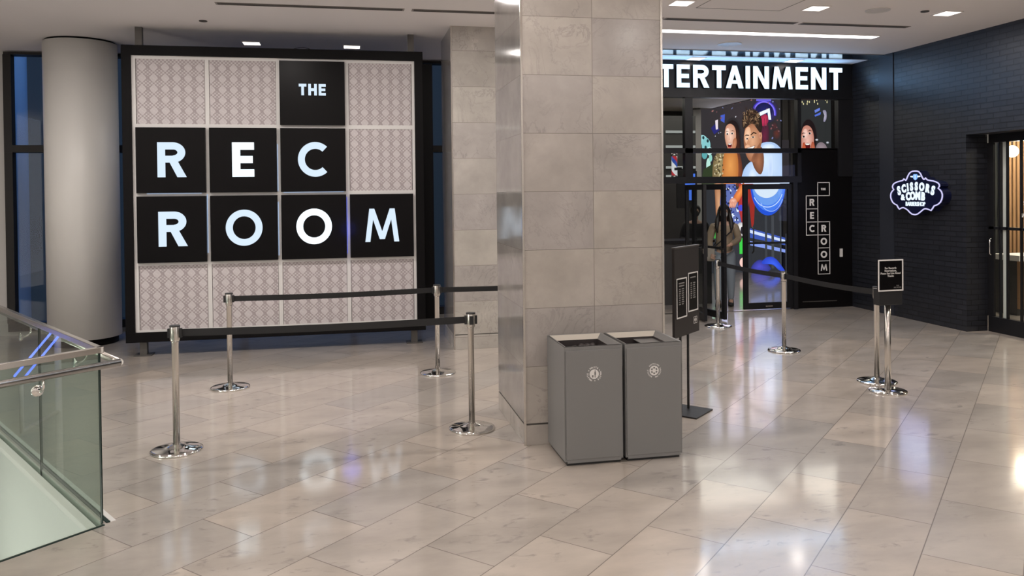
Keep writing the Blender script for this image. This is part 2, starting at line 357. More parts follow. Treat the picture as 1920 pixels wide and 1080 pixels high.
def slat_mat():
    m, nt, b = mat('wood_slats'); L = nt.links.new
    tc = N(nt, 'ShaderNodeTexCoord'); mp = N(nt, 'ShaderNodeMapping'); mp.inputs['Scale'].default_value = (14, 14, 0.8); L(tc.outputs['Object'], mp.inputs[0])
    n = N(nt, 'ShaderNodeTexNoise'); n.inputs['Scale'].default_value = 2.0; n.inputs['Detail'].default_value = 5; L(mp.outputs[0], n.inputs['Vector'])
    r = N(nt, 'ShaderNodeValToRGB'); r.color_ramp.elements[0].color = (0.20, 0.10, 0.045, 1); r.color_ramp.elements[1].color = (0.46, 0.27, 0.13, 1)
    L(n.outputs['Fac'], r.inputs[0]); L(r.outputs[0], b.inputs['Base Color']); b.inputs['Roughness'].default_value = 0.5; return m
M_wood = slat_mat()

# ------------------------------------------------------------------ structure
XR, YF, YB, XL, YN = 7.88, 11.5, 12.1, -8.0, -5.0
Cn = Vector((-1.41, 4.97)); dF = Vector((math.cos(math.radians(122.3)), math.sin(math.radians(122.3)))); dN = Vector((math.cos(math.radians(224)), math.sin(math.radians(224))))
PF = Cn + dF * 5.4; PN = Cn + dN * 4.2; PG = PF + (PN - Cn)
hole = [Cn, PF, PG, PN]
def floor_mesh():
    bm = bmesh.new()
    outer = [(XL, YN), (13, YN), (13, 17.6), (2.6, 17.6), (2.6, YB + .15), (XL, YB + .15)]
    def loop(pts):
        vs = [bm.verts.new((p[0], p[1], 0)) for p in pts]; return [bm.edges.new((vs[i], vs[(i + 1) % len(vs)])) for i in range(len(vs))]
    e = loop(outer) + loop(hole)
    bmesh.ops.triangle_fill(bm, use_beauty=True, use_dissolve=False, edges=e)
    for f in bm.faces:
        if f.normal.z < 0: f.normal_flip()
    me = bpy.data.meshes.new('floor'); bm.to_mesh(me); bm.free(); me.materials.append(M_floor)
    o = bpy.data.objects.new('floor', me); COL.objects.link(o); return tag(o, kind='structure')
floor_mesh()
# stair well clad in white below the glass
mb = MB(); D = -1.35
for a, b in ((0, 1), (1, 2), (2, 3), (3, 0)):
    A, B = hole[a], hole[b]
    n = Vector(((B - A).y, -(B - A).x)).normalized() * 0.012
    mid = (hole[0] + hole[2]) / 2
    if (A + n - mid).dot(n) < 0: n = -n
    mb.add([(A.x, A.y, -0.002), (B.x, B.y, -0.002), (B.x, B.y, -4.6), (A.x, A.y, -4.6), (A.x + n.x, A.y + n.y, -0.002), (B.x + n.x, B.y + n.y, -0.002), (B.x + n.x, B.y + n.y, -4.6), (A.x + n.x, A.y + n.y, -4.6)],
           [(0, 1, 2, 3), (4, 7, 6, 5), (0, 4, 5, 1), (3, 2, 6, 7)])
M_fascia = pm('fascia_paint', (0.62, 0.63, 0.60), 0.45)
struct('wall_stairwell', mb, M_fascia)
mb = MB(); mb.prism([(p.x, p.y) for p in hole], -4.65, -4.6); struct('floor_lower', mb, M_wall)
area('stairwell_lamp', ((hole[0].x + hole[2].x) / 2 + .3, (hole[0].y + hole[2].y) / 2, -0.9), 1.0, 28, (1, 0.97, 0.92), (0, math.radians(-60), 0))
# ceiling
mb = MB(); mb.box(XL, 13, YN, 10.66, CZ, CZ + .2); mb.box(XL, 2.6, 10.66, YB + .15, CZ, CZ + .2); mb.box(2.6, 13, 11.06, YF + .1, CZ - .015, CZ + .2)
struct('ceiling', mb, M_ceil)
M_gloss = pm('polished_metal_soffit', (0.20, 0.22, 0.25), 0.13, 0.9)
mb = MB(); mb.box(2.6, XR, 10.66, 11.06, CZ - .012, CZ + .2); struct('trim_1', mb, M_gloss)
mb = MB(); mb.box(2.6, 8.05, YF + .1, 17.6, 3.72, 3.87); mb.box(8.05, 13, YF + .1, 17.6, 4.15, 4.3); mb.box(8.0, 8.05, YF + .1, 17.6, 3.72, 4.15); struct('ceiling_venue', mb, pm('venue_ceiling', (0.60, 0.57, 0.50), 0.8))
# right wall
mb = MB(); mb.box(XR, 8.2, 9.06, 10.47, 0, CZ); mb.box(XR, 8.2, 10.8, YF + .1, 0, CZ); mb.box(XR, 8.2, 5.2, 9.06, 2.57, CZ); mb.box(XR, 8.2, YN, 5.2, 0, CZ)
mb.box(XR + .02, 8.2, 10.47, 10.8, 0, CZ, 1)
struct('wall_right', mb, [M_brick, M_black_smooth])
mb = MB(); mb.box(XR - .012, XR + .03, 10.47, 10.785, 0, CZ - .001); struct('trim_2', mb, M_black_smooth)
# back wall with the window band
WL, WR_ = -4.56, 1.6
mb = MB(); mb.box(XL, WL, YB, YB + .15, 0, CZ); mb.box(WR_, 2.6, YB, YB + .15, 0, CZ); mb.box(WL, WR_, YB, YB + .15, 3.86, CZ); mb.box(2.55, 2.6, YF, YB, 0, CZ)
mb.box(WL, WR_, YB, YB + .15, 0, .06)
struct('wall_back', mb, M_wall)
mb = MB(); mb.box(WL, WR_, YB - .06, YB + .14, 3.83, 3.865); mb.box(WL, WR_, YB - .06, YB + .14, .06, .17)
mb.box(WL, WR_, YB - .06, YB + .14, 2.50, 2.60)
for x in (WL + .04, -3.0, -1.5, 0.05, 1.0): mb.box(x - .05, x + .05, YB - .055, YB + .07, .17, 3.83)
w1 = struct('window_1', mb, M_bronze)
mb = MB(); mb.box(WL + .06, WR_, YB + .03, YB + .045, .17, 3.83); o = mb.build('pane', M_winglass, w1)
mb = MB(); mb.box(XL - .15, XL, YN, YB + .15, 0, CZ); struct('wall_left', mb, M_wall)
mb = MB(); mb.box(XL - .15, 13.1, YN - .15, YN, 0, CZ); struct('wall_near', mb, M_wall)
# venue interior
M_dark = pm('dark_interior', (0.035, 0.034, 0.034), 0.5)
mb = MB(); mb.box(2.4, 13.0, 17.45, 17.6, 0, 4.15); mb.box(2.45, 2.6, YB + .15, 17.6, 0, 4.15); mb.box(12.6, 12.75, YF, 17.6, 0, 4.15); mb.box(8.2, 12.7, 11.45, 11.6, 0, 4.15)
struct('wall_venue', mb, M_dark)
mb = MB(); mb.box(12.6, 12.75, YN, 11.5, 0, CZ); mb.box(8.21, 12.6, 11.36, 11.44, 0, CZ)
struct('wall_barbershop', mb, pm('shop_wall', (0.24, 0.25, 0.24), 0.6))

# ------------------------------------------------------------------ round column
t = thing('round_column', 'round white painted column between the window and the big lit sign board', 'column', (-3.36, 11.26, 0))
mb = MB(); mb.lathe([(.43, .09), (.43, CZ - .025)], -3.36, 11.26, 0, 64); mb.build('shaft', M_column, t)
mb = MB(); mb.lathe([(.39, 0), (.39, .09)], -3.36, 11.26, 0, 48); mb.lathe([(.405, CZ - .025), (.405, CZ)], -3.36, 11.26, 0, 48); tag(mb.build('recessed_base', M_frameblack, t), 'dark recessed base ring')

# ------------------------------------------------------------------ marble pillars
def pillar(name, label, x0, x1, y0, y1, m_front, m_side, zb):
    t = thing(name, label, 'pillar', (x0, y0, 0))
    mb = MB(); mb.box(x0, x1, y0, y1, zb + .012, CZ, 0)
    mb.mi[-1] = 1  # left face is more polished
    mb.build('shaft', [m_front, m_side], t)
    mb = MB(); mb.box(x0 - .002, x1 + .002, y0 - .002, y1 + .002, 0, zb); mb.build('plinth', m_front, t, bevel=.002)
    mb = MB(); mb.box(x0 + .006, x1 - .006, y0 + .006, y1 - .006, zb, zb + .012); mb.build('shadow_joint', M_post, t)
    for cx, cy in ((x0, y0), (x1, y0)):
        mb = MB(); s = 1 if cx == x0 else -1
        mb.box(cx - .006, cx + .010, cy - .006, cy + .010, .0, CZ) if s > 0 else mb.box(cx - .010, cx + .006, cy - .006, cy + .010, 0, CZ)
        mb.build('corner_trim', M_brushed, t)
    return t
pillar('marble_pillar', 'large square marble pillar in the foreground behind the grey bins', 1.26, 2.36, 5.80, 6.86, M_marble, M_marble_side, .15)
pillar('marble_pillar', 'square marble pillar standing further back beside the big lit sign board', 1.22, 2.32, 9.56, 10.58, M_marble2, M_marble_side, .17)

# ------------------------------------------------------------------ big sign board
BY = 10.12
t = thing('sign_board', 'huge black-framed board of sixteen squares with lit white letters', 'sign', (-0.82, BY, 0))
x0, x1, z0, z1 = -2.58, 0.93, .165, 3.655
mb = MB()
mb.box(x0, x1, BY - .03, BY + .16, z1 - .115, z1); mb.box(x0, x1, BY - .03, BY + .16, z0, z0 + .115)
mb.box(x0, x0 + .105, BY - .03, BY + .16, z0 + .115, z1 - .115); mb.box(x1 - .105, x1, BY - .03, BY + .16, z0 + .115, z1 - .115)
mb.box(x0 + .1, x1 - .1, BY + .06, BY + .15, z0 + .1, z1 - .1)
mb.build('frame', M_frameblack, t, bevel=.003)
mb = MB(); mb.box(x1, x1 + .14, BY + .17, BY + .30, z0 + .08, z1 - .12); mb.box(x0 + .1, x1, BY + .17, BY + .30, z1 - .22, z1 - .12); mb.box(x0 + .1, x1, BY + .17, BY + .30, z0 + .08, z0 + .18); mb.box(x0+.1, x0+.22, BY + .17, BY + .30, z0 + .18, z1 - .22)
mb.build('rear_frame', M_frameblack, t)
# column lines and row lines measured on the board
cx = [(-2.425, -1.665), (-1.61, -.85), (-.795, -.035), (.02, .785)]
cz = [(2.735, 3.50), (1.925, 2.685), (1.105, 1.875), (.305, 1.065)]
gx0, gx1, gz0, gz1 = x0 + .105, x1 - .105, z0 + .115, z1 - .115
g = MB()
xs = [gx0] + [(cx[i][1] + cx[i + 1][0]) / 2 for i in range(3)] + [gx1]
zs = [gz1] + [(cz[i][0] + cz[i + 1][1]) / 2 for i in range(3)] + [gz0]
hw = .028
g.box(gx0, cx[0][0] - .006, BY - .004, BY + .06, gz0, gz1); g.box(cx[3][1] + .006, gx1, BY - .004, BY + .06, gz0, gz1)
g.box(cx[0][0] - .006, cx[3][1] + .006, BY - .004, BY + .06, cz[0][1], gz1); g.box(cx[0][0] - .006, cx[3][1] + .006, BY - .004, BY + .06, gz0, cz[3][0])
for i in range(3): g.box(cx[i][1] + .004, cx[i + 1][0] - .004, BY - .004, BY + .06, cz[3][0], cz[0][1])
for i in range(3):
    for j in range(4):
        a = cx[j][0] - (.006 if j == 0 else .004); b = cx[j][1] + (.006 if j == 3 else .004)
        g.box(a, b, BY - .004, BY + .06, cz[i + 1][1], cz[i][0])
g.build('grid', M_grid, t)
rows = [['', '', 'THE', ''], ['R', 'E', 'C', ''], ['R', 'O', 'O', 'M'], ['', '', '', '']]
for r in range(4):
    for c in range(4):
        a, b = cx[c]; lo, hi = cz[r]
        s = rows[r][c]
        if not s:
            mb = MB(); mb.box(a, b, BY + .004, BY + .03, lo, hi); tag(mb.build('pattern_panel', M_orn, t), 'perforated panel with a fine grey pattern')
        else:
            mb = MB(); mb.box(a - .006, b + .006, BY - .055, BY + .02, lo - .006, hi + .006)
            p = mb.build('letter_panel', M_panelblack, t, bevel=.002); tag(p, 'black square panel reading ' + s)
            mcx, mcz = (a + b) / 2, (lo + hi) / 2 + .01
            lm = MB(); m_ = M_letter_hot if (r, c) in ((2, 2), (1, 1)) else M_letter
            if s == 'THE':
                h = .138; w = .23; tot = sum(glyph(ch, w)[1] for ch in s) * h * .98 + .045
                x = mcx - tot / 2 + .0
                for ch in s: x += letter(lm, ch, x, mcz - h / 2 + .03, h, w, BY - .072, BY - .056, wide=.98) + .0225
            else:
                h = .41; w = dict(R=.205, E=.225, C=.2, O=.19, M=.175)[s]
                if s == 'O': h = .42
                wide = .98 if s != 'R' else 1.0
                x = mcx - glyph(s, w)[1] * h * wide / 2 + (.01 if s == 'R' else 0)
                letter(lm, s, x, mcz - h / 2 - (.005), h, w, BY - .075, BY - .056, wide=wide)
            lm.build('lit_letter', m_, p)
# edge leds behind the letter panels
for (a, lo, hi, m_) in ((cx[0][1] + .0125, 1.2, 1.9, M_white_led), (cx[1][1] + .0125, 1.15, 1.8, M_white_led), (cx[1][1] + .0125, 1.93, 2.5, M_white_led), (cx[2][1] + .0125, 1.15, 1.85, M_blue)):
    mb = MB(); mb.box(a - .003, a + .003, BY - .012, BY - .0045, lo, hi); mb.build('led_strip', m_, t)
mb = MB(); mb.box(cx[0][0] + .1, cx[0][1] - .05, BY - .012, BY - .0045, cz[1][0] - .013, cz[1][0] - .009); mb.build('led_strip', M_white_led, t); mb = MB(); mb.box(cx[2][0] + .02, cx[2][1] - .02, BY - .012, BY - .0045, cz[1][0] - .013, cz[1][0] - .009); mb.build('led_strip', M_white_led, t)
for x in (-2.40, .79):
    mb = MB(); mb.box(x - .04, x + .04, BY + .02, BY + .10, 0.012, z0 + .01); p = mb.build('leg', M_post, t)
    mb = MB(); mb.box(x - .10, x + .10, BY - .03, BY + .15, 0, .012); mb.build('foot_plate', M_post, p)
    mb = MB(); mb.box(x - .038, x + .038, BY + .03, BY + .10, z1 - .01, CZ); mb.build('ceiling_bar', M_post, t)
mb = MB(); mb.tube([(-.66 + .05 * i, BY + .05, z1 + .001 + .03 * math.sin(PI * i / 5)) for i in range(6)], .004, 6); mb.build('cable', M_belt, t)
point('board_blue_lamp', (-0.005, BY - .16, 1.45), .9, (0.03, 0.08, 1.0), .12)

# ------------------------------------------------------------------ stanchions
def stanchion_proto():
    r = thing('queue_stanchion', '', 'stanchion', (0, 0, 0), 0, 'chrome queue posts')
    mb = MB(); mb.lathe([(.002, .0), (.182, .0), (.186, .006), (.182, .014), (.165, .020), (.10, .030), (.045, .042), (.034, .05), (.002, .05)], seg=48); tag(mb.build('base', M_chrome, r, True), 'polished domed round base')
    mb = MB(); mb.lathe([(.0245, .045), (.0245, .80), (.0265, .802), (.0265, .812), (.0245, .814)], seg=24); mb.build('post', M_brushed, r, True)
    h = MB(); h.lathe([(.030, .812), (.033, .82), (.036, .85), (.037, .918), (.034, .925), (.0, .925)], seg=28); hd = h.build('head', M_brushed, r, True)
    mb = MB(); mb.lathe([(.0375, .918), (.0375, .928), (.0, .9285)], seg=24); mb.build('cap', M_rubber, hd, True)
    for k in range(3):
        M = Matrix.Rotation(PI * .5 * (0, 1, 2)[k], 4, 'Z')
        mb = MB(); mb.box(.030, .050, -.016, .016, .838, .905, 0, M); mb.build('belt_clip', M_rubber, hd, True)
    return r
ST = stanchion_proto()
def belt(a, b, parent, h=.054, z=.872):
    a, b = Vector(a), Vector(b); d = (b - a).normalized(); n = Vector((-d.y, d.x)) * .0012
    A = a + d * .048; B = b - d * .0505; mb = MB()
    K = 8
    for i in range(K):
        p, q = A.lerp(B, i / K), A.lerp(B, (i + 1) / K)
        zp = z - .012 * math.sin(PI * i / K); zq = z - .012 * math.sin(PI * (i + 1) / K)
        vs = [(p.x - n.x, p.y - n.y, zp - h / 2), (q.x - n.x, q.y - n.y, zq - h / 2), (q.x + n.x, q.y + n.y, zq - h / 2), (p.x + n.x, p.y + n.y, zp - h / 2),
              (p.x - n.x, p.y - n.y, zp + h / 2), (q.x - n.x, q.y - n.y, zq + h / 2), (q.x + n.x, q.y + n.y, zq + h / 2), (p.x + n.x, p.y + n.y, zp + h / 2)]
        mb.add(vs, [(0, 3, 2, 1), (4, 5, 6, 7), (0, 1, 5, 4), (1, 2, 6, 5), (2, 3, 7, 6), (3, 0, 4, 7)])
    return mb.build('belt', M_belt, parent)
P = {1: (-1.27, 6.29), 2: (-1.16, 8.23), 3: (.89, 8.36), 4: (.94, 6.32), 5: (4.96, 8.53), 6: (5.01, 6.92), 8: (4.98, 10.28), 9: (3.05, 8.45)}
LBL = {1: 'chrome queue post nearest the glass balustrade', 2: 'chrome queue post in front of the left half of the lit sign board',
       3: 'chrome queue post before the rear marble pillar beside the sign board', 4: 'chrome queue post just left of the large foreground marble pillar',
       5: 'lone chrome queue post in the open floor before the venue doors', 6: 'chrome queue post standing right behind the post with the framed notice',
       8: 'chrome queue post beside the open glass door of the venue', 9: 'chrome queue post hidden behind the large foreground marble pillar'}
ang = {1: 0.02, 2: .06, 3: .05, 4: PI, 5: -PI / 2, 6: -PI/2, 8: -PI/2, 9: PI}
SO = {}
first = True
for k in P:
    if first: o = ST; o.location = (*P[k], 0); o.rotation_euler = (0, 0, ang[k]); o['label'] = LBL[k]; first = False
    else: o = dup(ST, (*P[k], 0), ang[k], LBL[k])
    SO[k] = o
for a, b in ((1, 4), (2, 3), (3, 9), (8, 5), (5, 6)): belt(P[a], P[b], SO[a])
# stanchion with the framed notice
sx, sy = 4.87, 6.57
t = thing('notice_stand', 'chrome post carrying a black framed notice before the brick wall', 'sign stand', (sx, sy, 0))
mb = MB(); mb.lathe([(.0, 0), (.165, 0), (.168, .006), (.165, .014), (.03, .018), (.0, .018)], sx, sy, 0, 48); mb.build('base', M_chrome, t)
mb = MB(); mb.lathe([(.028, .016), (.028, .84)], sx, sy, 0, 24); mb.build('post', M_brushed, t)
Mz = Matrix.Translation((sx - .02, sy - .04, 0)) @ Matrix.Rotation(math.radians(3), 4, 'Z')
mb = MB(); mb.box(-.115, .135, -.02, .06, .81, .96, 0, Mz); mb.build('post_head', M_rubber, t, bevel=.004)
mb = MB(); mb.box(-.135, .135, -.03, -.018, .94, 1.23, 0, Mz); pnl = mb.build('notice_panel', M_panelblack, t)
mb = MB()
for bx in ((-.135, .135, 1.218, 1.23), (-.135, .135, .94, .952), (-.135, -.123, .952, 1.218), (.123, .135, .952, 1.218)): mb.box(bx[0], bx[1], -.034, -.028, bx[2], bx[3], 0, Mz)
mb.build('notice_border', M_decal, pnl)
text('notice_text', 'For Rewards\nReservations,\nPlease See Line Ahead\nThanks', .024, M_decal, pnl, Mz @ FR(0, -.031, 1.115), .0005, .0003)
text('notice_logo', 'THE\nREC ROOM', .016, M_decal_dk, pnl, Mz @ FR(.075, -.031, .98), .0005, .0005)

# ------------------------------------------------------------------ waste bins
def bin_(x, label, trash):
    w, y0, y1, H = .425, 5.285, 5.765, .822
    t = thing('waste_bin', label, 'bin', (x, y0, 0), 0, 'grey litter bins by the pillar')
    mb = MB(); mb.box(x + .02, x + w - .02, y0 + .02, y1 - .02, 0, .03); mb.build('plinth', M_rubber, t)
    b = MB(); zt = H - .055
    b.box(x + .004, x + w - .004, y0 + .007, y1 - .001, .03, zt - .1)
    b.box(x + .003, x + .006, y0 + .006, y1, .03, zt - .1)
    # hollow top: four walls
    for bx in ((x + .003, x + .015, y0 + .006, y1), (x + w - .015, x + w - .003, y0 + .006, y1), (x + .015, x + w - .015, y0 + .006, y0 + .018), (x + .015, x + w - .015, y1 - .012, y1)):
        b.box(bx[0], bx[1], bx[2], bx[3], zt - .1, H - .004)
    body = b.build('body', M_bin, t)
    mb = MB(); mb.box(x + .012, x + w - .012, y0 - .004, y0 + .006, .045, H - .03); door = mb.build('door', M_bin, t, bevel=.0015)
    mb = MB(); mb.box(x + .02, x + w - .02, y0 + .001, y0 + .012, .02, .05); mb.build('kick_panel', M_bin, t)
    # sloping tray: bevelled rim down to the opening
    X0, X1, Y0, Y1 = x + .006, x + w - .006, y0 + .006, y1 - .003
    ox0, ox1, oy0, oy1 = x + .055, x + w - .055, y0 + .06, y1 - .065
    ix0, ix1, iy0, iy1 = x + .018, x + w - .018, y0 + .02, y1 - .016
    rim = MB()
    q = lambda a, b_, c, d, z: [(a, c, z), (b_, c, z), (b_, d, z), (a, d, z)]
    o4, i4, h4 = q(X0, X1, Y0, Y1, H), q(ix0, ix1, iy0, iy1, H - .002), q(ox0, ox1, oy0, oy1, H - .034)
    g4 = q(ox0, ox1, oy0, oy1, H - .15)
    for k in range(4):
        j = (k + 1) % 4
        rim.add([o4[k], o4[j], i4[j], i4[k]], [(0, 1, 2, 3)], 0)
        rim.add([i4[k], i4[j], h4[j], h4[k]], [(0, 1, 2, 3)], 1 if k == 2 else 0)
        rim.add([h4[k], h4[j], g4[j], g4[k]], [(0, 1, 2, 3)], 2)
    tag(rim.build('chute_tray', [M_bin, M_bin2, M_binin], t), 'sloping tray around the opening')
    mb = MB(); mb.box(x + .02, x + w - .02, y0 + .03, y1 - .02, zt - .099, zt - .08); ln = mb.build('liner', M_binin, t)
    if trash:
        mb = MB(); random.seed(3)
        for k in range(40):
            a, b_ = random.uniform(ox0 - .01, ox1 + .01), random.uniform(oy0 - .02, oy1 + .02)
            mb.sphere((a, b_, H - .085), random.uniform(.02, .035), 0, 7, 5, (1, 1, random.uniform(.5, 1.0)))
        tag(mb.build('bag_folds', M_binin, t), 'crumpled dark bin liner')
    else:
        mb = MB(); mb.box(ox0 + .16, ox1, oy0, oy1, H - .055, H - .05); mb.box(ox0, ox0 + .17, oy0, oy0 + .14, H - .055, H - .05); mb.build('opening_flap', M_bin, t)
    lx, lz = (x + .213, .626) if trash else (x + .212, .627)
    return t, door, lx, lz, y0 - .0045
def disc(mb, cx, cz, r, y, th=.0008, mi=0, n=40): mb.prism([(cx + r * math.cos(2 * PI * i / n), cz + r * math.sin(2 * PI * i / n)) for i in range(n)][::-1], y, y - th, 'y', mi)
def ringtext(s, cx, cz, r, a_mid, step, size, y, parent, m, inward=False):
    n = len(s)
    mes = []
    for i, ch in enumerate(s):
        if ch == ' ': continue
        a = math.radians(a_mid - (i - (n - 1) / 2) * step) if not inward else math.radians(a_mid + (i - (n - 1) / 2) * step)
        rot = (a - PI / 2) if not inward else (a + PI / 2)
        M = FR(cx + r * math.cos(a), y, cz + r * math.sin(a)) @ Matrix.Rotation(rot, 4, 'Z')
        mes.append(text('x', ch, size, m, None, M, .0004, size * .035))
    bm = bmesh.new()
    for me in mes: bm.from_mesh(me); bpy.data.meshes.remove(me)
    me = bpy.data.meshes.new('ring_lettering'); bm.to_mesh(me); bm.free(); me.materials.append(m)
    o = bpy.data.objects.new('ring_lettering', me); COL.objects.link(o); o.parent = parent; me.transform(WM(parent).inverted()); return o
tb, door, lx, lz, ly = bin_(1.425, 'grey metal litter bin with dark liner, the left of the pair', True)
mb = MB(); disc(mb, lx, lz, .033, ly); 
lg = mb.build('waste_symbol', M_decal, door)
mb = MB(); disc(mb, lx + .007, lz + .021, .0045, ly - .0009); mb.box(lx + .001, lx + .012, ly - .0018, ly - .0009, lz - .004, lz + .015); mb.box(lx + .003, lx + .009, ly - .0018, ly - .0009, lz - .024, lz - .004); mb.box(lx - .016, lx - .006, ly - .0018, ly - .0009, lz - .022, lz - .006); mb.build('person_mark', M_decal_dk, lg)
ringtext('WASTE', lx, lz, .046, 90, 16, .016, ly - .0003, lg, M_decal)
ringtext('WASTE', lx, lz, .046, -20, 16, .016, ly - .0003, lg, M_decal)
ringtext('WASTE', lx, lz, .046, 208, 16, .016, ly - .0003, lg, M_decal)
for a in (35, 147, 275): mb = MB(); disc(mb, lx + .046 * math.cos(math.radians(a)), lz + .046 * math.sin(math.radians(a)), .0035, ly - .0003); mb.build('dot', M_decal, lg)
tb, door, lx, lz, ly = bin_(1.862, 'grey metal recycling bin with round arrows symbol, the right of the pair', False)
mb = MB(); disc(mb, lx, lz, .034, ly); lg = mb.build('recycling_symbol', M_decal, door)
mb = MB()
for k in range(6):
    a = math.radians(60 * k + 30); c_, s_ = math.cos(a), math.sin(a); cx_, cz_ = lx + .0185 * c_, lz + .0185 * s_
    mb.prism([(cx_ + u * -s_ + v * c_, cz_ + u * c_ + v * s_) for u, v in ((-.007, -.005), (.007, -.004), (.006, .006), (-.006, .006))], ly - .0018, ly - .0009, 'y')
mb.build('arrow_gaps', M_decal_dk, lg)
ringtext('RECYCLING', lx, lz, .046, 90, 11.5, .0125, ly - .0003, lg, M_decal)
ringtext('RECYCLING', lx, lz, .046, -30, 11.5, .0125, ly - .0003, lg, M_decal)
ringtext('RECYCLE', lx, lz, .046, 210, 11.5, .0125, ly - .0003, lg, M_decal)

# ------------------------------------------------------------------ floor standing menu board
ea = math.radians(42); ec = Vector((2.80, 6.36)); Me = Matrix.Translation((ec.x, ec.y, 0)) @ Matrix.Rotation(ea, 4, 'Z')
t = thing('menu_stand', 'black sign stand with two white-framed sheets beside the marble pillar', 'sign stand', (ec.x, ec.y, 0), ea)
mb = MB(); mb.box(-.17, .17, -.15, .15, 0, .012, 0, Me); mb.build('base_plate', M_rubber, t)
for px in (-.075, .075):
    mb = MB(); mb.box(px - .008, px + .008, .022, .038, .012, 1.38, 0, Me); mb.build('pole', M_rubber, t)
M_board = pm('board_black', (0.022, 0.018, 0.018), 0.5)
mb = MB(); mb.box(-.245, .245, 0, .022, .66, 1.40, 0, Me); bd = mb.build('board', M_board, t)
mb = MB(); mb.box(-.25, .25, -.006, .026, 1.40, 1.412, 0, Me); tag(mb.build('top_rail', M_post, t), 'grey metal top edge')
for i, (px, pz) in enumerate(((-.118, .985), (.112, 1.015))):
    mb = MB(); mb.box(px - .098, px + .098, -.004, -.0005, pz - .165, pz + .165, 0, Me); sh = mb.build('sheet', M_panelblack, t)
    mb = MB()
    for bx in ((px - .1, px + .1, pz + .157, pz + .167), (px - .1, px + .1, pz - .167, pz - .157), (px - .1, px - .09, pz - .157, pz + .157), (px + .09, px + .1, pz - .157, pz + .157)): mb.box(bx[0], bx[1], -.007, -.004, bx[2], bx[3], 0, Me)
    mb.build('sheet_border', M_decal, sh)
    mb = MB(); random.seed(11 + i)
    for r_ in range(2 - i): mb.box(px - .055 + .005 * r_, px + .055 - .005 * r_, -.0052, -.004, pz + .118 - .022 * r_, pz + .128 - .022 * r_, 0, Me)
    for r_ in range(8):
        z = pz + .07 - r_ * .018
        mb.box(px - .05, px - .05 + random.uniform(.022, .035), -.0052, -.004, z, z + .009, 0, Me); mb.box(px + .003, px + random.uniform(.035, .05), -.0052, -.004, z, z + .009, 0, Me)
    mb.build('sheet_print', M_decal_dk if False else pm('faint_print', (0.25, 0.24, 0.23), .6), sh)
mb = MB()
zz = .735
for bx in ((.13, .20, zz + .055, zz + .059), (.13, .20, zz - .0, zz + .004), (.13, .134, zz, zz + .059), (.196, .20, zz, zz + .059), (.163, .167, zz, zz + .059)): mb.box(bx[0], bx[1], -.0015, -.0003, bx[2], bx[3], 0, Me)
mb.build('logo_frame', M_decal, bd)
text('logo_letters', 'R R', .032, M_decal, bd, Me @ FR(.165, -.001, zz + .03), .0004, .0005)

# ------------------------------------------------------------------ ceiling fixtures
def downlight_proto(lbl):
    r = thing('ceiling_downlight', lbl, 'ceiling light', (0, 0, 0), 0, 'square recessed downlights')
    mb = MB(); s = .105
    for bx in ((-s - .014, s + .014, -s - .014, -s), (-s - .014, s + .014, s, s + .014), (-s - .014, -s, -s, s), (s, s + .014, -s, s)): mb.box(bx[0], bx[1], bx[2], bx[3], -.010, 0)
    mb.build('frame', M_ceil, r, True)
    mb = MB(); mb.box(-s, s, -s, s, -.006, -.001); mb.build('diffuser', M_diff, r, True)
    return r
dl = downlight_proto('square ceiling downlight closest to the large pillar, above the menu stand')
dl.location = (3.5, 8.03, CZ)
for (x, y, l) in ((5.08, 8.03, 'square ceiling downlight in the middle of the front row, left of the round grille'), (6.74, 8.03, 'square ceiling downlight nearest the black brick wall'),
                  (-1.22, 11.02, 'square ceiling downlight above the left half of the sign board'), (.07, 11.1, 'square ceiling downlight above the right half of the sign board'),
                  (5.14, 11.28, 'square ceiling downlight just above the left letters of the lit shop name'), (6.75, 11.28, 'square ceiling downlight just above the right letters of the lit shop name')):
    dup(dl, (x, y, CZ if y < 11.2 else CZ - .015), 0, l)
area('downlight_lamp', (5.14, 11.25, CZ - .05), .2, 1.2, WARM); area('downlight_lamp', (6.75, 11.25, CZ - .05), .2, 1.2, WARM)
area('downlight_lamp', (-1.22, 11.02, CZ - .03), .15, 5, WARM); area('downlight_lamp', (.07, 11.1, CZ - .03), .15, 5, WARM)
# linear slot diffuser
def slot(x0, x1, label):
    t = thing('slot_vent', label, 'air vent', ((x0 + x1) / 2, 8.8, CZ), 0, 'linear slot air vents')
    mb = MB(); mb.box(x0, x1, 8.745, 8.855, CZ - .004, CZ); mb.build('frame', pm('vent_grey', (0.30, .27, .25), .6), t)
    mb = MB()
    for k in range(2): mb.box(x0 + .02, x1 - .02, 8.758 + k * .05, 8.790 + k * .05, CZ - .006, CZ - .004)
    mb.build('slots', pm('vent_dark', (0.06, .055, .05), .8), t)
slot(-1.33, .62, 'long dark slot vent in the ceiling, the piece above the lit sign board'); slot(.70, 3.6, 'long dark slot vent in the ceiling running behind the top of the big pillar')
slot(3.62, 5.30, 'dark slot vent in the ceiling right of the big pillar'); slot(5.36, 6.83, 'dark slot vent in the ceiling, the piece nearest the brick wall')
t = thing('linear_light', 'long glowing white strip light in the ceiling before the venue', 'ceiling light', (4.9, 9.45, CZ))
mb = MB(); mb.box(2.7, 6.86, 9.355, 9.545, CZ - .006, CZ); mb.build('frame', M_ceil, t)
mb = MB(); mb.box(2.72, 6.845, 9.37, 9.53, CZ - .008, CZ - .005); mb.build('diffuser', M_strip, t)
area('linear_lamp', (4.8, 9.45, CZ - .02), 4.0, 26, (1.0, .95, .95), (0, 0, 0), .15)
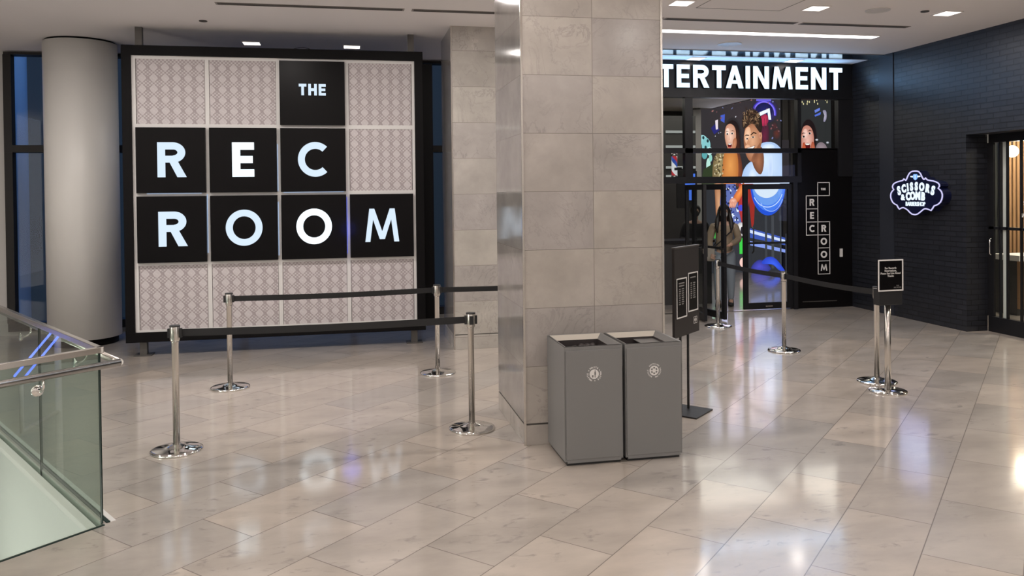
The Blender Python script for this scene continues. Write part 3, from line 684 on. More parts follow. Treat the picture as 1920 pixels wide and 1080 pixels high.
def ring_fix(name, label, cat, x, y, r, m, z=CZ):
    mb = MB(); mb.lathe([(r * .74, -.001), (r * .74, -.006), (r, -.010), (r * 1.02, -.001)], x, y, z, 32, 0, False); mb.lathe([(0, -.004), (r * .74, -.004), (r * .74, -.001), (0, -.001)], x, y, z, 32, 0, False); return tag(mb.build(name, m), label, cat)
ring_fix('ceiling_speaker', 'round grey ceiling grille between two square downlights', 'ceiling speaker', 5.84, 8.02, .13, M_grid)
ring_fix('round_downlight', 'round ceiling light between the white strip and the lit letters', 'ceiling light', 5.13, 10.18, .16, M_grid)
ring_fix('smoke_detector', 'small round detector in the ceiling near the brick wall', 'detector', 6.41, 7.98, .045, M_post)
ring_fix('smoke_detector', 'small round detector in the ceiling above the left of the sign board', 'detector', -1.6, 9.7, .045, M_post)
mb = MB(); mb.box(3.75, 4.75, 8.22, 8.225, CZ - .003, CZ - .001); mb.box(4.745, 4.75, 7.2, 8.22, CZ - .003, CZ - .001); mb.box(3.75, 3.755, 7.2, 8.22, CZ - .003, CZ - .001); tag(mb.build('access_panel', M_post), 'outline of a square ceiling access hatch near the pillar', 'hatch')

# ------------------------------------------------------------------ glass balustrade round the stair well
t = thing('glass_balustrade', 'frameless green glass balustrade with steel handrail round the stair opening', 'balustrade', (Cn.x, Cn.y, 0))
GH = 1.0
def gpanel(a, b, name='glass_panel'):
    d = (b - a).normalized(); n = Vector((-d.y, d.x)) * .007
    vs = [(a.x - n.x, a.y - n.y), (b.x - n.x, b.y - n.y), (b.x + n.x, b.y + n.y), (a.x + n.x, a.y + n.y)]
    mb = MB(); mb.prism(vs, -.12, GH); o = mb.build(name, [M_balglass, M_edge], t)
    for p in o.data.polygons:
        if p.area < .03 and abs(p.normal.z) < .5: p.material_index = 1
    return o
seams = [0, 1.30, 2.75, 4.2, 5.4]
for i in range(4): gpanel(Cn + dF * (seams[i] + (.006 if i else .012)), Cn + dF * (seams[i + 1] - .006))
sn = [0, 1.45, 2.9, 4.2]
for i in range(3): gpanel(Cn + dN * (sn[i] + .006), Cn + dN * (sn[i + 1] - .006))
def bar(a, b, w, z0, z1, name, m, ext=0.0):
    d = (b - a).normalized(); a = a - d * ext; n = Vector((-d.y, d.x)) * w / 2
    mb = MB(); mb.prism([(a.x - n.x, a.y - n.y), (b.x - n.x, b.y - n.y), (b.x + n.x, b.y + n.y), (a.x + n.x, a.y + n.y)], z0, z1); return mb.build(name, m, t, bevel=.003)
bar(Cn, PF, .034, GH - .012, GH + .022, 'top_rail', M_brushed, .017); bar(Cn, PN, .034, GH - .012, GH + .022, 'top_rail', M_brushed, .017)
nF = Vector((-dF.y, dF.x));  nF = nF if nF.dot(Vector((1, 0))) > 0 else -nF
nN = Vector((-dN.y, dN.x));  nN = nN if nN.dot(Vector((0, -1))) > 0 else -nN
# floor channel of the far glass
bar(Cn + nF * .03, PF + nF * .03, .022, -.05, .006, 'floor_channel', M_edge); bar(Cn + nF * .058, PF + nF * .058, .03, -.02, .004, 'floor_trim', M_grid)
bar(Cn - nF * .045, PF - nF * .045, .05, -.06, -.02, 'inner_ledge', M_white); bar(Cn + nN * .02, PN + nN * .02, .018, -.05, .004, 'floor_channel', M_edge)
# handrail
off = .085; den = dF.x * dN.y - dF.y * dN.x
a0 = Cn + nF * off; b0 = Cn + nN * off; tt = ((b0 - a0).x * dN.y - (b0 - a0).y * dN.x) / den; tip = a0 + dF * tt
HZ = .93
mb = MB(); mb.tube([(tip.x, tip.y, HZ), tuple(tip + dF * 2) + (HZ,), tuple(tip + dF * 5.4) + (HZ,)], .021, 16); hr = mb.build('handrail', M_brushed, t)
mb = MB(); mb.tube([(tip.x, tip.y, HZ), tuple(tip + dN * 2) + (HZ,), tuple(tip + dN * 4.2) + (HZ,)], .021, 16); hr2 = mb.build('handrail', M_brushed, t)
def bracket(base, n, par):
    p = base + n * .008; q = base + n * off
    mb = MB(); M = Matrix.Translation((p.x, p.y, HZ - .085)) @ Vector((n.x, n.y, 0)).to_track_quat('Z', 'Y').to_matrix().to_4x4()
    mb.lathe([(0, 0), (.030, 0), (.032, .004), (.030, .016), (0, .017)], 0, 0, 0, 24, M=M)
    mb.tube([(p.x, p.y, HZ - .085), ((p.x * .4 + q.x * .6), (p.y * .4 + q.y * .6), HZ - .085), (q.x, q.y, HZ - .06), (q.x, q.y, HZ - .015)], .0075, 10)
    mb.build('rail_bracket', M_chrome, par)
for d in (.35, 1.65, 2.9): bracket(Cn + dN * d, nN, hr2)
for d in (.55, 1.9, 3.3, 4.6): bracket(Cn + dF * d, nF, hr)
# slotted grille low on the stairwell cladding
G = Cn + dF * 1.55 - nF * .012
mb = MB(); M = Matrix.Translation((G.x, G.y, -1.02)) @ Matrix.Rotation(math.atan2(dF.y, dF.x), 4, 'Z')
for k in range(4): mb.box(.0, .9, -.008, .008, -.04 - k * .035, -.022 - k * .035, 0, M)
tag(mb.build('wall_grille', M_alu), 'dark slotted grille low in the white side of the stair opening', 'vent')

# ------------------------------------------------------------------ venue front
FY = YF
t = thing('venue_front', 'black framed glass shop front with upper windows and double doors', 'shop front', (5.24, FY, 0))
DH = 1.99
f = MB()
f.box(2.6, 7.88, FY - .04, FY + .10, 3.34, 3.862)        # fascia behind the letters
f.box(2.6, 7.88, FY - .06, FY + .06, 3.30, 3.345)
for a, b in ((5.03, 5.155), (6.915, 6.975), (7.625, 7.88), (3.0, 3.08)): f.box(a, b, FY - .05, FY + .05, 2.08, 3.30)
f.box(2.6, 6.975, FY - .05, FY + .05, 2.455, 2.525)
f.box(2.6, 6.975, FY - .06, FY + .06, DH, 2.09)
f.build('frame', M_alu, t)
mb = MB(); mb.box(6.90, 7.88, FY - .02, FY + .08, 0, 2.515); mb.box(6.975, 7.625, FY - .02, FY + .05, 2.50, 2.53); wp = mb.build('side_panel', M_panelblack, t)
mb = MB(); mb.box(7.0, 7.60, FY - .028, FY - .02, .10, .11); mb.build('panel_groove', M_post, wp)
for (a, b, c, d) in ((3.08, 5.03, 2.52, 3.30), (5.155, 6.915, 2.52, 3.30), (6.975, 7.625, 2.53, 3.30), (3.08, 5.03, 2.09, 2.455), (5.155, 6.915, 2.09, 2.455)):
    mb = MB(); mb.box(a, b, FY - .006, FY + .006, c, d); mb.build('pane', M_glass, t)
# fixed glazing left of the doors
f = MB(); f.box(4.08, 4.14, FY - .05, FY + .05, 0, DH); f.box(2.6, 4.08, FY - .05, FY + .05, 0, .12); f.box(3.0, 3.06, FY - .05, FY + .05, .12, DH); f.build('side_frame', M_alu, t)
mb = MB(); mb.box(3.06, 4.08, FY - .006, FY + .006, .12, DH); mb.build('pane', M_glass, t)
mb = MB(); mb.box(6.83, 6.90, FY - .06, FY + .06, 0, DH); mb.build('door_post', M_alu, t)
mb = MB(); mb.box(4.14, 6.85, FY - .05, FY + .05, 0, .008); mb.build('threshold', M_brushed, t)
def leaf(hx, hy, ang_, L, label):
    """door leaf hinged at (hx,hy), pointing along ang"""
    M = Matrix.Translation((hx, hy, 0)) @ Matrix.Rotation(ang_, 4, 'Z')
    fr = MB(); fr.box(0, .075, -.022, .022, .02, DH - .02, 0, M); fr.box(L - .075, L, -.022, .022, .02, DH - .02, 0, M)
    fr.box(.075, L - .075, -.022, .022, .02, .12, 0, M); fr.box(.075, L - .075, -.022, .022, DH - .10, DH - .02, 0, M)
    lf = tag(fr.build('door_leaf', M_alu, t), label)
    mb = MB(); mb.box(.075, L - .075, -.004, .004, .12, DH - .10, 0, M); mb.build('door_glass', M_glass, lf)
    mb = MB(); mb.box(.05, L - .05, -.045, -.030, 1.03, 1.065, 0, M); mb.box(.06, .09, -.04, -.02, 1.02, 1.075, 0, M); mb.box(L - .09, L - .06, -.04, -.02, 1.02, 1.075, 0, M); mb.build('push_bar', M_rubber, lf)
    mb = MB(); pts = [(L - .14, .022, .90), (L - .14, .07, .93), (L - .14, .07, 1.27), (L - .14, .022, 1.30)]
    mb.tube([M @ Vector(p) for p in pts], .011, 8); mb.build('pull_handle', M_rubber, lf)
    mb = MB(); mb.box(L - .062, L - .012, -.028, -.020, .98, 1.05, 0, M); mb.build('lock_plate', M_brushed, lf)
leaf(6.83, FY, PI, .83, 'closed right door leaf')
leaf(5.17, FY, math.radians(-82), .84, 'open door leaf swung outwards')
leaf(5.06, FY, math.radians(-97), .90, 'open door leaf swung fully out')
mb = MB(); mb.box(6.35, 6.47, FY - .045, FY - .025, .055, .075); mb.build('door_badge', M_brushed, t)
mb = MB(); mb.box(7.655, 7.70, FY - .035, FY - .02, .80, .93); tag(mb.build('card_reader', M_grid, wp), 'small grey wall plate')
# white crossword logo on the side panel
def wall_logo():
    c0, c1, c2 = 7.07, 7.272, 7.478; zt = 1.985; s = .207; w = .010; y0, y1 = FY - .020, FY - .026
    cells = [(1, 0, 'T'), (0, 1, 'R'), (0, 2, 'E'), (0, 3, 'C'), (1, 3, 'R'), (1, 4, 'O'), (1, 5, 'O'), (1, 6, 'M')]
    r = MB()
    for c, k, ch in cells:
        a = c0 if c == 0 else c1; b = c1 if c == 0 else c2; hi = zt - k * s; lo = hi - s
        r.box(a - w / 2, b + w / 2, y1, y0, hi - w / 2, hi + w / 2); r.box(a - w / 2, b + w / 2, y1, y0, lo - w / 2, lo + w / 2)
        r.box(a - w / 2, a + w / 2, y1, y0, lo, hi); r.box(b - w / 2, b + w / 2, y1, y0, lo, hi)
        if k == 0:
            h = .034; x = (a + b) / 2 - .045; th = MB()
            for q in 'THE': x += letter(th, q, x, (lo + hi) / 2 - h / 2, h, .26, y1, y0) + .006
        else:
            h = .108; th = MB(); letter(th, ch, (a + b) / 2 - glyph(ch, .22)[1] * h / 2, (lo + hi) / 2 - h / 2, h, .17 if ch == 'M' else .22, y1, y0)
        th.build('logo_letter', M_decal, wp)
    r.build('logo_squares', M_decal, wp)
wall_logo()
# big lit letters
t2 = thing('storefront_sign', 'row of large glowing white capitals above the venue doors', 'sign', (5.2, FY - .06, 3.44))
word = 'ENTERTAINMENT'; h = .345; w = .205; xr = 7.665
gap = .062
xs = []; x = 0
for ci, ch in enumerate(word): x += {'TA': -.055, 'AI': -.018}.get(word[ci - 1:ci + 1], 0) if ci else 0; xs.append(x); x += glyph(ch, w)[1] * h * 1.0 + gap
total = x - gap
sc = (7.665 - 4.73 + (xs[3] * 1.0)) / total if False else 1.0
# scale so that E(4th letter) starts at x = 5.00 and the final T ends at 7.665
k = (7.665 - 4.885) / (total - xs[3])
for i, ch in enumerate(word):
    mb = MB(); letter(mb, ch, 4.885 + (xs[i] - xs[3]) * k, 3.445, h, w, FY - .10, FY - .085, wide=k)
    o = mb.build('lit_letter', M_bigletter, t2)
    mb = MB(); letter(mb, ch, 4.885 + (xs[i] - xs[3]) * k, 3.445, h, w, FY - .085, FY - .042, wide=k); mb.build('letter_return', M_panelblack, o)
area('sign_glow_lamp', (5.9, FY - .16, 3.60), 3.4, 9, (.20, .50, 1.0), (math.radians(-135), 0, 0), .2)

# ------------------------------------------------------------------ video wall inside the venue
def smat():
    m = bpy.data.materials.new('screen_picture'); m.use_nodes = True; nt = m.node_tree; nt.nodes.clear()
    o = nt.nodes.new('ShaderNodeOutputMaterial'); e = nt.nodes.new('ShaderNodeEmission'); a = nt.nodes.new('ShaderNodeAttribute'); a.attribute_name = 'pic'
    e.inputs[1].default_value = 1.0; nt.links.new(a.outputs['Color'], e.inputs[0]); nt.links.new(e.outputs[0], o.inputs[0]); return m
M_screen = smat()
def lin(c): return tuple(((v / 255 + .055) / 1.055) ** 2.4 if v > 10 else v / 255 / 12.92 for v in c)
class Pic:
    """flat picture of coloured shapes on a screen; u,v in screen units, mapped linearly to metres"""
    def __init__(s, X0, Z0, sx, sz, y): s.a = (X0, Z0, sx, sz, y); s.v = []; s.f = []; s.c = []; s.k = 0
    def poly(s, pts, col):
        X0, Z0, sx, sz, y = s.a; s.k += 1; yy = y - s.k * .0004; o = len(s.v)
        s.v += [(X0 + u * sx, yy, Z0 - v * sz) for u, v in pts]; s.f.append(list(range(o, o + len(pts)))); s.c.append(lin(col))
    def ell(s, cu, cv, ru, rv, col, n=20, a=0): 
        ca, sa = math.cos(a), math.sin(a); s.poly([(cu + ru * math.cos(t) * ca - rv * math.sin(t) * sa, cv + ru * math.cos(t) * sa + rv * math.sin(t) * ca) for t in [2 * PI * i / n for i in range(n)]], col)
    def fan(s, pts, cen, cin, cout):
        X0, Z0, sx, sz, y = s.a; s.k += 1; yy = y - s.k * .0004; n = len(pts)
        for i in range(n):
            o = len(s.v); q = [cen, pts[i], pts[(i + 1) % n]]
            s.v += [(X0 + u * sx, yy, Z0 - v * sz) for u, v in q]; s.f.append([o, o + 1, o + 2]); s.c.append([lin(cin), lin(cout), lin(cout)])
    def soft(s, cu, cv, ru, rv, cin, cout, a=0, n=28, off=(0, 0)):
        ca, sa = math.cos(a), math.sin(a); s.fan([(cu + ru * math.cos(t) * ca - rv * math.sin(t) * sa, cv + ru * math.cos(t) * sa + rv * math.sin(t) * ca) for t in [2 * PI * i / n for i in range(n)]], (cu + off[0] * ru, cv + off[1] * rv), cin, cout)
    def spoly(s, pts, cin, cout, it=2):
        for _ in range(it):
            n = len(pts); pts = [q for i in range(n) for q in ((pts[i][0] * .75 + pts[(i + 1) % n][0] * .25, pts[i][1] * .75 + pts[(i + 1) % n][1] * .25), (pts[i][0] * .25 + pts[(i + 1) % n][0] * .75, pts[i][1] * .25 + pts[(i + 1) % n][1] * .75))]
        c = (sum(q[0] for q in pts) / len(pts), sum(q[1] for q in pts) / len(pts)); s.fan(pts, c, cin, cout)
    def rect(s, a, b, c, d, col): s.poly([(a, c), (b, c), (b, d), (a, d)], col)
    def ring(s, cu, cv, r, w, a0, a1, col, ry=None):
        ry = ry or r; n = 16
        for i in range(n):
            t0 = math.radians(a0 + (a1 - a0) * i / n); t1 = math.radians(a0 + (a1 - a0) * (i + 1) / n)
            s.poly([(cu + r * math.cos(t0), cv + ry * math.sin(t0)), (cu + r * math.cos(t1), cv + ry * math.sin(t1)), (cu + (r - w) * math.cos(t1), cv + (ry - w) * math.sin(t1)), (cu + (r - w) * math.cos(t0), cv + (ry - w) * math.sin(t0))], col)
    def build(s, name, parent):
        me = bpy.data.meshes.new(name); me.from_pydata(s.v, [], s.f); me.materials.append(M_screen)
        ca = me.color_attributes.new('pic', 'FLOAT_COLOR', 'CORNER')
        for p, c in zip(me.polygons, s.c):
            for j, li in enumerate(p.loop_indices): ca.data[li].color = (*(c[j] if isinstance(c, list) else c), 1)
        o = bpy.data.objects.new(name, me); COL.objects.link(o); o.parent = parent; me.transform(WM(parent).inverted()); return o
SY = 16.9
sx_ = (9.83 - 7.84) / 150 * SY / 17; sz_ = (4.0 - (-.12)) / 339 * SY / 17
X0 = 7.84 * SY / 17; Z0 = 1.88 + (3.99 - 1.88) * SY / 17
t = thing('video_wall', 'tall video screen inside the venue showing a cheering man and woman', 'screen', (8.8, SY, 0))
mb = MB(); mb.box(X0 - .02, X0 + 150 * sx_ + .03, SY, SY + .18, .06, 4.12); mb.build('screen_body', M_rubber, t)
p = Pic(X0 - 1313 * sx_, Z0 + 183 * sz_, sx_, sz_, SY)
p.rect(1313, 1463, 181, 520, (50, 46, 49)); p.soft(1390, 215, 70, 45, (58, 50, 54), (50, 46, 49))
p.rect(1313, 1463, 345, 520, (48, 49, 54))
p.ell(1337, 262, 8, 16, (120, 190, 190)) if False else None
for (a, b, c, d, q) in ((1314, 262, 9, 9, (150, 205, 210)), (1321, 272, 8, 14, (130, 190, 195)), (1327, 283, 5, 8, (190, 225, 225)), (1318, 290, 5, 8, (90, 160, 165)), (1325, 310, 4, 14, (180, 220, 210)), (1329, 296, 3, 7, (140, 200, 190))): p.ell(a + 2, b, c, d, q)
for q in ((1318, 258), (1326, 264), (1322, 276), (1316, 282), (1330, 280)): p.ell(q[0], q[1], 2.2, 3.4, (35, 60, 65), 8)
p.poly([(1332, 240), (1342, 230), (1348, 244), (1338, 252)], (40, 40, 110)); p.poly([(1350, 216), (1358, 214), (1357, 230), (1350, 226)], (70, 90, 190)); p.poly([(1340, 226), (1345, 224), (1345, 242), (1341, 243)], (225, 210, 220))
p.poly([(1317, 318), (1345, 300), (1355, 345), (1313, 345)], (50, 60, 40))
# woman
p.soft(1372, 250, 16, 30, (38, 26, 26), (46, 42, 45)); p.soft(1372, 246, 13, 21, (40, 27, 26), (34, 25, 27)); p.spoly([(1374, 232), (1384, 244), (1388, 270), (1385, 292), (1376, 296), (1378, 262)], (74, 40, 30), (40, 28, 27))
p.spoly([(1338, 292), (1352, 276), (1364, 282), (1366, 350), (1334, 350), (1334, 312)], (158, 140, 100), (112, 94, 66)); p.spoly([(1374, 280), (1388, 288), (1392, 350), (1372, 350)], (138, 76, 50), (92, 50, 38))
p.spoly([(1359, 276), (1377, 276), (1383, 300), (1381, 352), (1351, 352), (1353, 300)], (224, 152, 84), (182, 108, 56))
for i in range(60):
    random.seed(i); a, b = random.uniform(1337, 1354), random.uniform(288, 342); p.ell(a, b, random.uniform(.7, 1.5), random.uniform(1, 2.4), random.choice([(212, 200, 168), (84, 70, 46), (190, 170, 130), (60, 52, 40)]), 6, random.uniform(-1, 1))
p.spoly([(1360, 234), (1368, 231), (1376, 238), (1378, 256), (1375, 272), (1370, 281), (1364, 282), (1359, 272), (1356, 256), (1357, 243)], (240, 200, 182), (196, 136, 110))
p.spoly([(1371, 262), (1378, 256), (1379, 272), (1373, 284), (1368, 284), (1371, 272)], (206, 140, 104), (170, 104, 76)); p.soft(1362, 246, 3.5, 6, (250, 220, 206), (238, 198, 180))
p.ell(1365.5, 272.5, 3.8, 4.6, (92, 22, 22)); p.ell(1365.5, 270, 2.9, 1.3, (242, 234, 228)); p.ell(1365.5, 276.5, 3.4, 1.2, (196, 92, 84), 10)
for eu, ev in ((1361, 251), (1370, 250)): p.ell(eu, ev, 2.6, 1.9, (238, 226, 220), 10); p.ell(eu, ev + .2, 1.5, 1.7, (34, 22, 22), 10)
p.poly([(1357.5, 247.6), (1360, 245.2), (1364, 246.4), (1360, 246.6)], (62, 38, 34)); p.poly([(1367, 245.8), (1371, 244), (1375, 246.6), (1371, 245.6)], (62, 38, 34)); p.poly([(1364.6, 252), (1365.6, 262), (1362.8, 263)], (222, 168, 146))
# neon ring and prize machine
p.soft(1432, 206, 26, 26, (60, 50, 150), (46, 42, 45)); p.ring(1430, 212, 23, 2.2, -170, 10, (70, 58, 190), 25); p.ring(1430, 212, 21, 2.4, -170, 10, (128, 112, 240), 23); p.soft(1430, 207, 16, 15, (36, 38, 104), (28, 28, 70)); p.rect(1415, 1443, 184, 189, (104, 92, 214))
p.spoly([(1420, 238), (1440, 226), (1438, 278), (1424, 278)], (104, 34, 60), (60, 34, 48)); p.poly([(1416, 212), (1440, 202), (1443, 224), (1438, 224), (1436, 210), (1420, 218)], (232, 236, 248)); p.spoly([(1420, 219), (1436, 211), (1438, 232), (1424, 238)], (206, 56, 92), (150, 40, 72), 1)
for a in (1424, 1429, 1434): p.poly([(a, 222), (a + 1.6, 221), (a + .8, 244)], (120, 40, 66))
p.soft(1453, 250, 8, 12, (96, 48, 40), (46, 42, 45)); p.soft(1449, 236, 6, 9, (80, 44, 46), (46, 42, 45))
# man
p.spoly([(1418, 272), (1430, 266), (1446, 266), (1458, 274), (1470, 292), (1470, 352), (1384, 352), (1388, 322), (1398, 306), (1412, 300)], (214, 228, 250), (168, 192, 232), 1)
p.rect(1463, 1476, 262, 345, (46, 42, 45))
p.spoly([(1424, 273), (1440, 268), (1452, 275), (1440, 286), (1428, 284)], (238, 244, 254), (196, 214, 244)); p.spoly([(1438, 292), (1446, 290), (1444, 344), (1436, 340)], (186, 204, 240), (206, 220, 247)); p.spoly([(1404, 312), (1416, 330), (1412, 345), (1396, 345)], (228, 236, 252), (200, 216, 245))
p.spoly([(1404, 294), (1424, 268), (1430, 300), (1424, 332), (1410, 318)], (166, 108, 78), (112, 70, 52))
p.spoly([(1393, 238), (1402, 230), (1414, 230), (1423, 242), (1426, 262), (1420, 284), (1412, 302), (1402, 304), (1394, 290), (1390, 264)], (222, 166, 130), (158, 100, 72))
p.spoly([(1394, 240), (1402, 236), (1405, 250), (1402, 266), (1396, 272), (1391, 260)], (246, 204, 176), (224, 168, 132)); p.spoly([(1413, 280), (1424, 262), (1421, 290), (1411, 305), (1403, 304), (1407, 292)], (122, 76, 56), (150, 96, 70)); p.soft(1398, 276, 5, 5, (240, 190, 160), (222, 164, 130))
p.soft(1421.5, 253, 3.6, 8.5, (236, 180, 150), (176, 112, 84), -.12); p.soft(1421.5, 254, 1.7, 5, (150, 84, 64), (206, 146, 116))
for eu, ev in ((1397, 260), (1408, 257)): p.ell(eu, ev, 3.0, 1.7, (232, 214, 204), 10, -.2); p.ell(eu, ev, 1.6, 1.6, (34, 22, 20), 10)
p.poly([(1391.5, 256), (1395, 252.2), (1401, 253), (1400, 254.6), (1395, 254.2)], (44, 28, 24)); p.poly([(1403, 252.4), (1409, 247), (1415, 249.5), (1414, 251), (1409, 249.6), (1404, 254)], (44, 28, 24)); p.poly([(1400.5, 256), (1401.8, 269), (1397, 271), (1396, 268.5)], (200, 142, 108))
p.poly([(1396, 277), (1403, 275.5), (1412, 272), (1409, 281), (1402, 285), (1397, 282)], (110, 44, 38)); p.poly([(1397, 277.6), (1403, 276.2), (1411, 273.2), (1409, 277.4), (1402, 280.4), (1398, 280)], (246, 240, 236))
p.spoly([(1388, 240), (1387, 224), (1393, 211), (1403, 204), (1414, 206), (1423, 217), (1426, 236), (1423, 250), (1418, 246), (1416, 236), (1408, 231), (1399, 233), (1393, 242)], (62, 45, 36), (44, 33, 29))
for i in range(120):
    random.seed(100 + i); t_ = random.uniform(0, 1); a = 1389 + 30 * t_; b = random.uniform(205, 232) + abs(t_ - .5) * 8; p.ell(a, b, .7, random.uniform(2, 4.5), random.choice([(120, 92, 68), (160, 130, 100), (88, 62, 46), (96, 70, 52), (40, 30, 26), (30, 24, 22), (52, 38, 32)]), 6, random.uniform(-1.4, 1.4))
for i in range(12):
    random.seed(500 + i); a = random.uniform(1390, 1414); p.poly([(a, 208), (a + 1.6, 207), (a + random.uniform(-3, 3), random.uniform(196, 202))], (54, 42, 36))
for i in range(52):
    random.seed(200 + i); a, b = random.uniform(1330, 1461), random.uniform(186, 262)
    if 1384 < a < 1428 and b > 200: continue
    if 1352 < a < 1388 and b > 222: continue
    p.soft(a, b, random.uniform(.8, 1.8), random.uniform(1, 3), random.choice([(235, 235, 245), (205, 120, 100), (130, 150, 225), (170, 80, 75)]), (90, 80, 90), random.uniform(-1, 1), 8)
# lower part seen through the doors
p.spoly([(1333, 335), (1346, 335), (1348, 392), (1343, 432), (1336, 420)], (214, 160, 122), (150, 98, 70), 1); p.poly([(1346, 345), (1372, 345), (1378, 395), (1384, 425), (1344, 430), (1343, 380)], (88, 102, 160))
for i in range(90):
    random.seed(300 + i); a, b = random.uniform(1345, 1377), random.uniform(347, 426); p.ell(a, b, random.uniform(.9, 2.2), random.uniform(1.2, 3), random.choice([(220, 228, 240), (40, 52, 120), (30, 32, 50), (190, 205, 235)]), 6, random.uniform(-1, 1))
p.poly([(1377, 345), (1400, 345), (1392, 400), (1384, 428), (1376, 392)], (160, 50, 52)); p.spoly([(1362, 376), (1384, 340), (1393, 348), (1372, 386)], (228, 140, 76), (180, 92, 52), 1); p.soft(1366, 379, 7, 8, (236, 190, 170), (196, 130, 106)); [p.spoly([(1360 + j * 3, 378), (1363 + j * 3, 377), (1361 + j * 3, 390), (1358 + j * 3, 389)], (226, 172, 150), (186, 120, 98), 1) for j in range(4)]; p.ell(1380, 390, 5, 6, (70, 70, 190))
p.poly([(1386, 400), (1393, 398), (1392, 520), (1384, 520)], (222, 190, 176)); p.soft(1380, 430, 9, 13, (240, 240, 238), (170, 168, 168)); p.ell(1382, 432, 3, 7, (40, 36, 44)); p.rect(1377, 1387, 446, 476, (60, 190, 70)); p.ell(1383, 492, 6, 9, (236, 190, 180))
p.rect(1326, 1340, 424, 432, (150, 220, 135)); p.rect(1326, 1338, 434, 446, (70, 150, 70))
p.poly([(1392, 345), (1408, 345), (1404, 420), (1400, 430)], (150, 45, 40))
def half(cu, cv, ru, rv, col): p.poly([(cu + ru * math.cos(PI * i / 16), cv + rv * math.sin(PI * i / 16)) for i in range(17)], col)
half(1431, 348, 33, 57, (38, 80, 205)); half(1432, 348, 31, 49, (70, 120, 230)); half(1430, 346, 29, 40, (105, 150, 228)); half(1428, 345, 25, 27, (208, 220, 238)) 
p.ring(1430, 352, 30, 1.6, 20, 150, (190, 210, 250), 38); p.ring(1436, 352, 26, 1.4, 30, 140, (150, 180, 250), 46)
p.poly([(1386, 345), (1476, 345), (1476, 342), (1386, 342)], (196, 214, 244))
p.poly([(1396, 428), (1463, 448), (1463, 462), (1396, 446)], (60, 84, 170)); p.poly([(1396, 431), (1463, 452), (1463, 457), (1396, 437)], (205, 216, 248)); p.poly([(1396, 452), (1463, 470), (1463, 476), (1396, 460)], (130, 150, 225))
for a, b, c_ in ((1424, 1428, (62, 64, 70)), (1436, 1441, (66, 68, 74)), (1452, 1455, (60, 62, 68))): p.rect(a, b, 405, 505, c_)
p.spoly([(1396, 505), (1402, 494), (1414, 486), (1428, 494), (1438, 510), (1400, 514)], (78, 78, 200), (50, 54, 130)); p.spoly([(1414, 496), (1424, 484), (1436, 482), (1446, 488), (1456, 502), (1463, 512), (1450, 510), (1440, 498), (1428, 496)], (64, 100, 240), (44, 66, 190))
p.rect(1462, 1476, 440, 520, (49, 49, 54))
for a in (1436, 1446): p.rect(a - 4, a + 3, 514, 520, (130, 235, 225))  # cyan exit sign reflection, painted into the picture
p.build('picture', t)
mb = MB(); mb.box(X0 - .22, X0 - .03, SY - .1, SY + .3, .8, 3.7); tag(mb.build('side_cover', M_grid, t), 'pale grey cover strip beside the screen')
mb = MB(); mb.box(X0 + 150 * sx_ + .04, X0 + 150 * sx_ + .18, SY - .02, SY + .3, .06, 4.1); mb.box(X0 + 150 * sx_ + .20, X0 + 150 * sx_ + .36, SY - .1, SY + .3, .06, 4.1); tag(mb.build('side_cover', M_post, t), 'dark grey cover strips right of the screen')
# reflection of the main screen, painted as a picture on an added panel
x2 = 1.0
t = thing('video_wall', 'added panel inside the venue painted with the screen reflection of a laughing woman', 'screen', (10.9, SY, 2.6))
XA = 10.32 * SY / 17; sx2 = (11.1 - 10.32) / 56 * SY / 17; Zb = 1.88 + (2.81 - 1.88) * SY / 17; sz2 = (3.99 - 2.81) / 94 * SY / 17
mb = MB(); mb.box(XA - .03, XA + 60 * sx2, SY, SY + .15, Zb - .35, Zb + 97 * sz2); mb.build('screen_body', M_rubber, t)
p = Pic(XA - 1500 * sx2, Zb + 280 * sz2, sx2, sz2, SY)
p.rect(1500, 1558, 184, 306, (42, 43, 44)); p.soft(1517, 262, 19, 42, (40, 26, 26), (42, 43, 44)); p.soft(1516, 256, 15, 32, (34, 22, 23), (28, 19, 21)); p.spoly([(1504, 240), (1512, 234), (1521, 238), (1526, 252), (1526, 270), (1521, 288), (1512, 296), (1504, 290), (1501, 268)], (226, 178, 166), (184, 120, 104))
p.spoly([(1505, 244), (1513, 240), (1516, 256), (1508, 262)], (240, 200, 190), (224, 176, 162)); p.ell(1514, 274, 5.2, 6.5, (86, 20, 20)); p.ell(1514, 270, 4, 1.6, (236, 226, 220)); p.ell(1514, 279.5, 4.6, 1.5, (190, 84, 72), 10)
for eu, ev in ((1507, 256), (1518, 250)): p.ell(eu, ev, 3.2, 2.1, (226, 206, 200), 10, -.3); p.ell(eu, ev, 2, 2, (34, 20, 22), 10)
p.poly([(1502, 252), (1506, 248.5), (1511, 250), (1506, 250.4)], (50, 28, 28)); p.poly([(1513.5, 247), (1518, 243), (1523, 246), (1518, 245)], (50, 28, 28)); p.spoly([(1504, 268), (1510, 266), (1512, 306), (1503, 306)], (206, 104, 66), (170, 70, 44), 1); p.spoly([(1520, 264), (1528, 268), (1527, 306), (1519, 306)], (206, 120, 90), (160, 76, 56), 1)
p.spoly([(1528, 272), (1540, 264), (1552, 276), (1552, 312), (1526, 312)], (172, 154, 162), (120, 104, 112)); p.soft(1531, 262, 3, 2, (235, 235, 245), (90, 90, 100)); p.soft(1551, 267, 3, 2.2, (220, 220, 230), (80, 80, 90))
p.poly([(1527, 207), (1537, 202), (1537, 207), (1528, 212)], (100, 120, 205)); p.poly([(1527, 216), (1539, 210), (1538, 215), (1528, 219)], (80, 104, 200)); p.spoly([(1541, 207), (1549, 206), (1550, 222), (1545, 230), (1543, 226), (1546, 214)], (180, 172, 188), (130, 124, 150), 1)
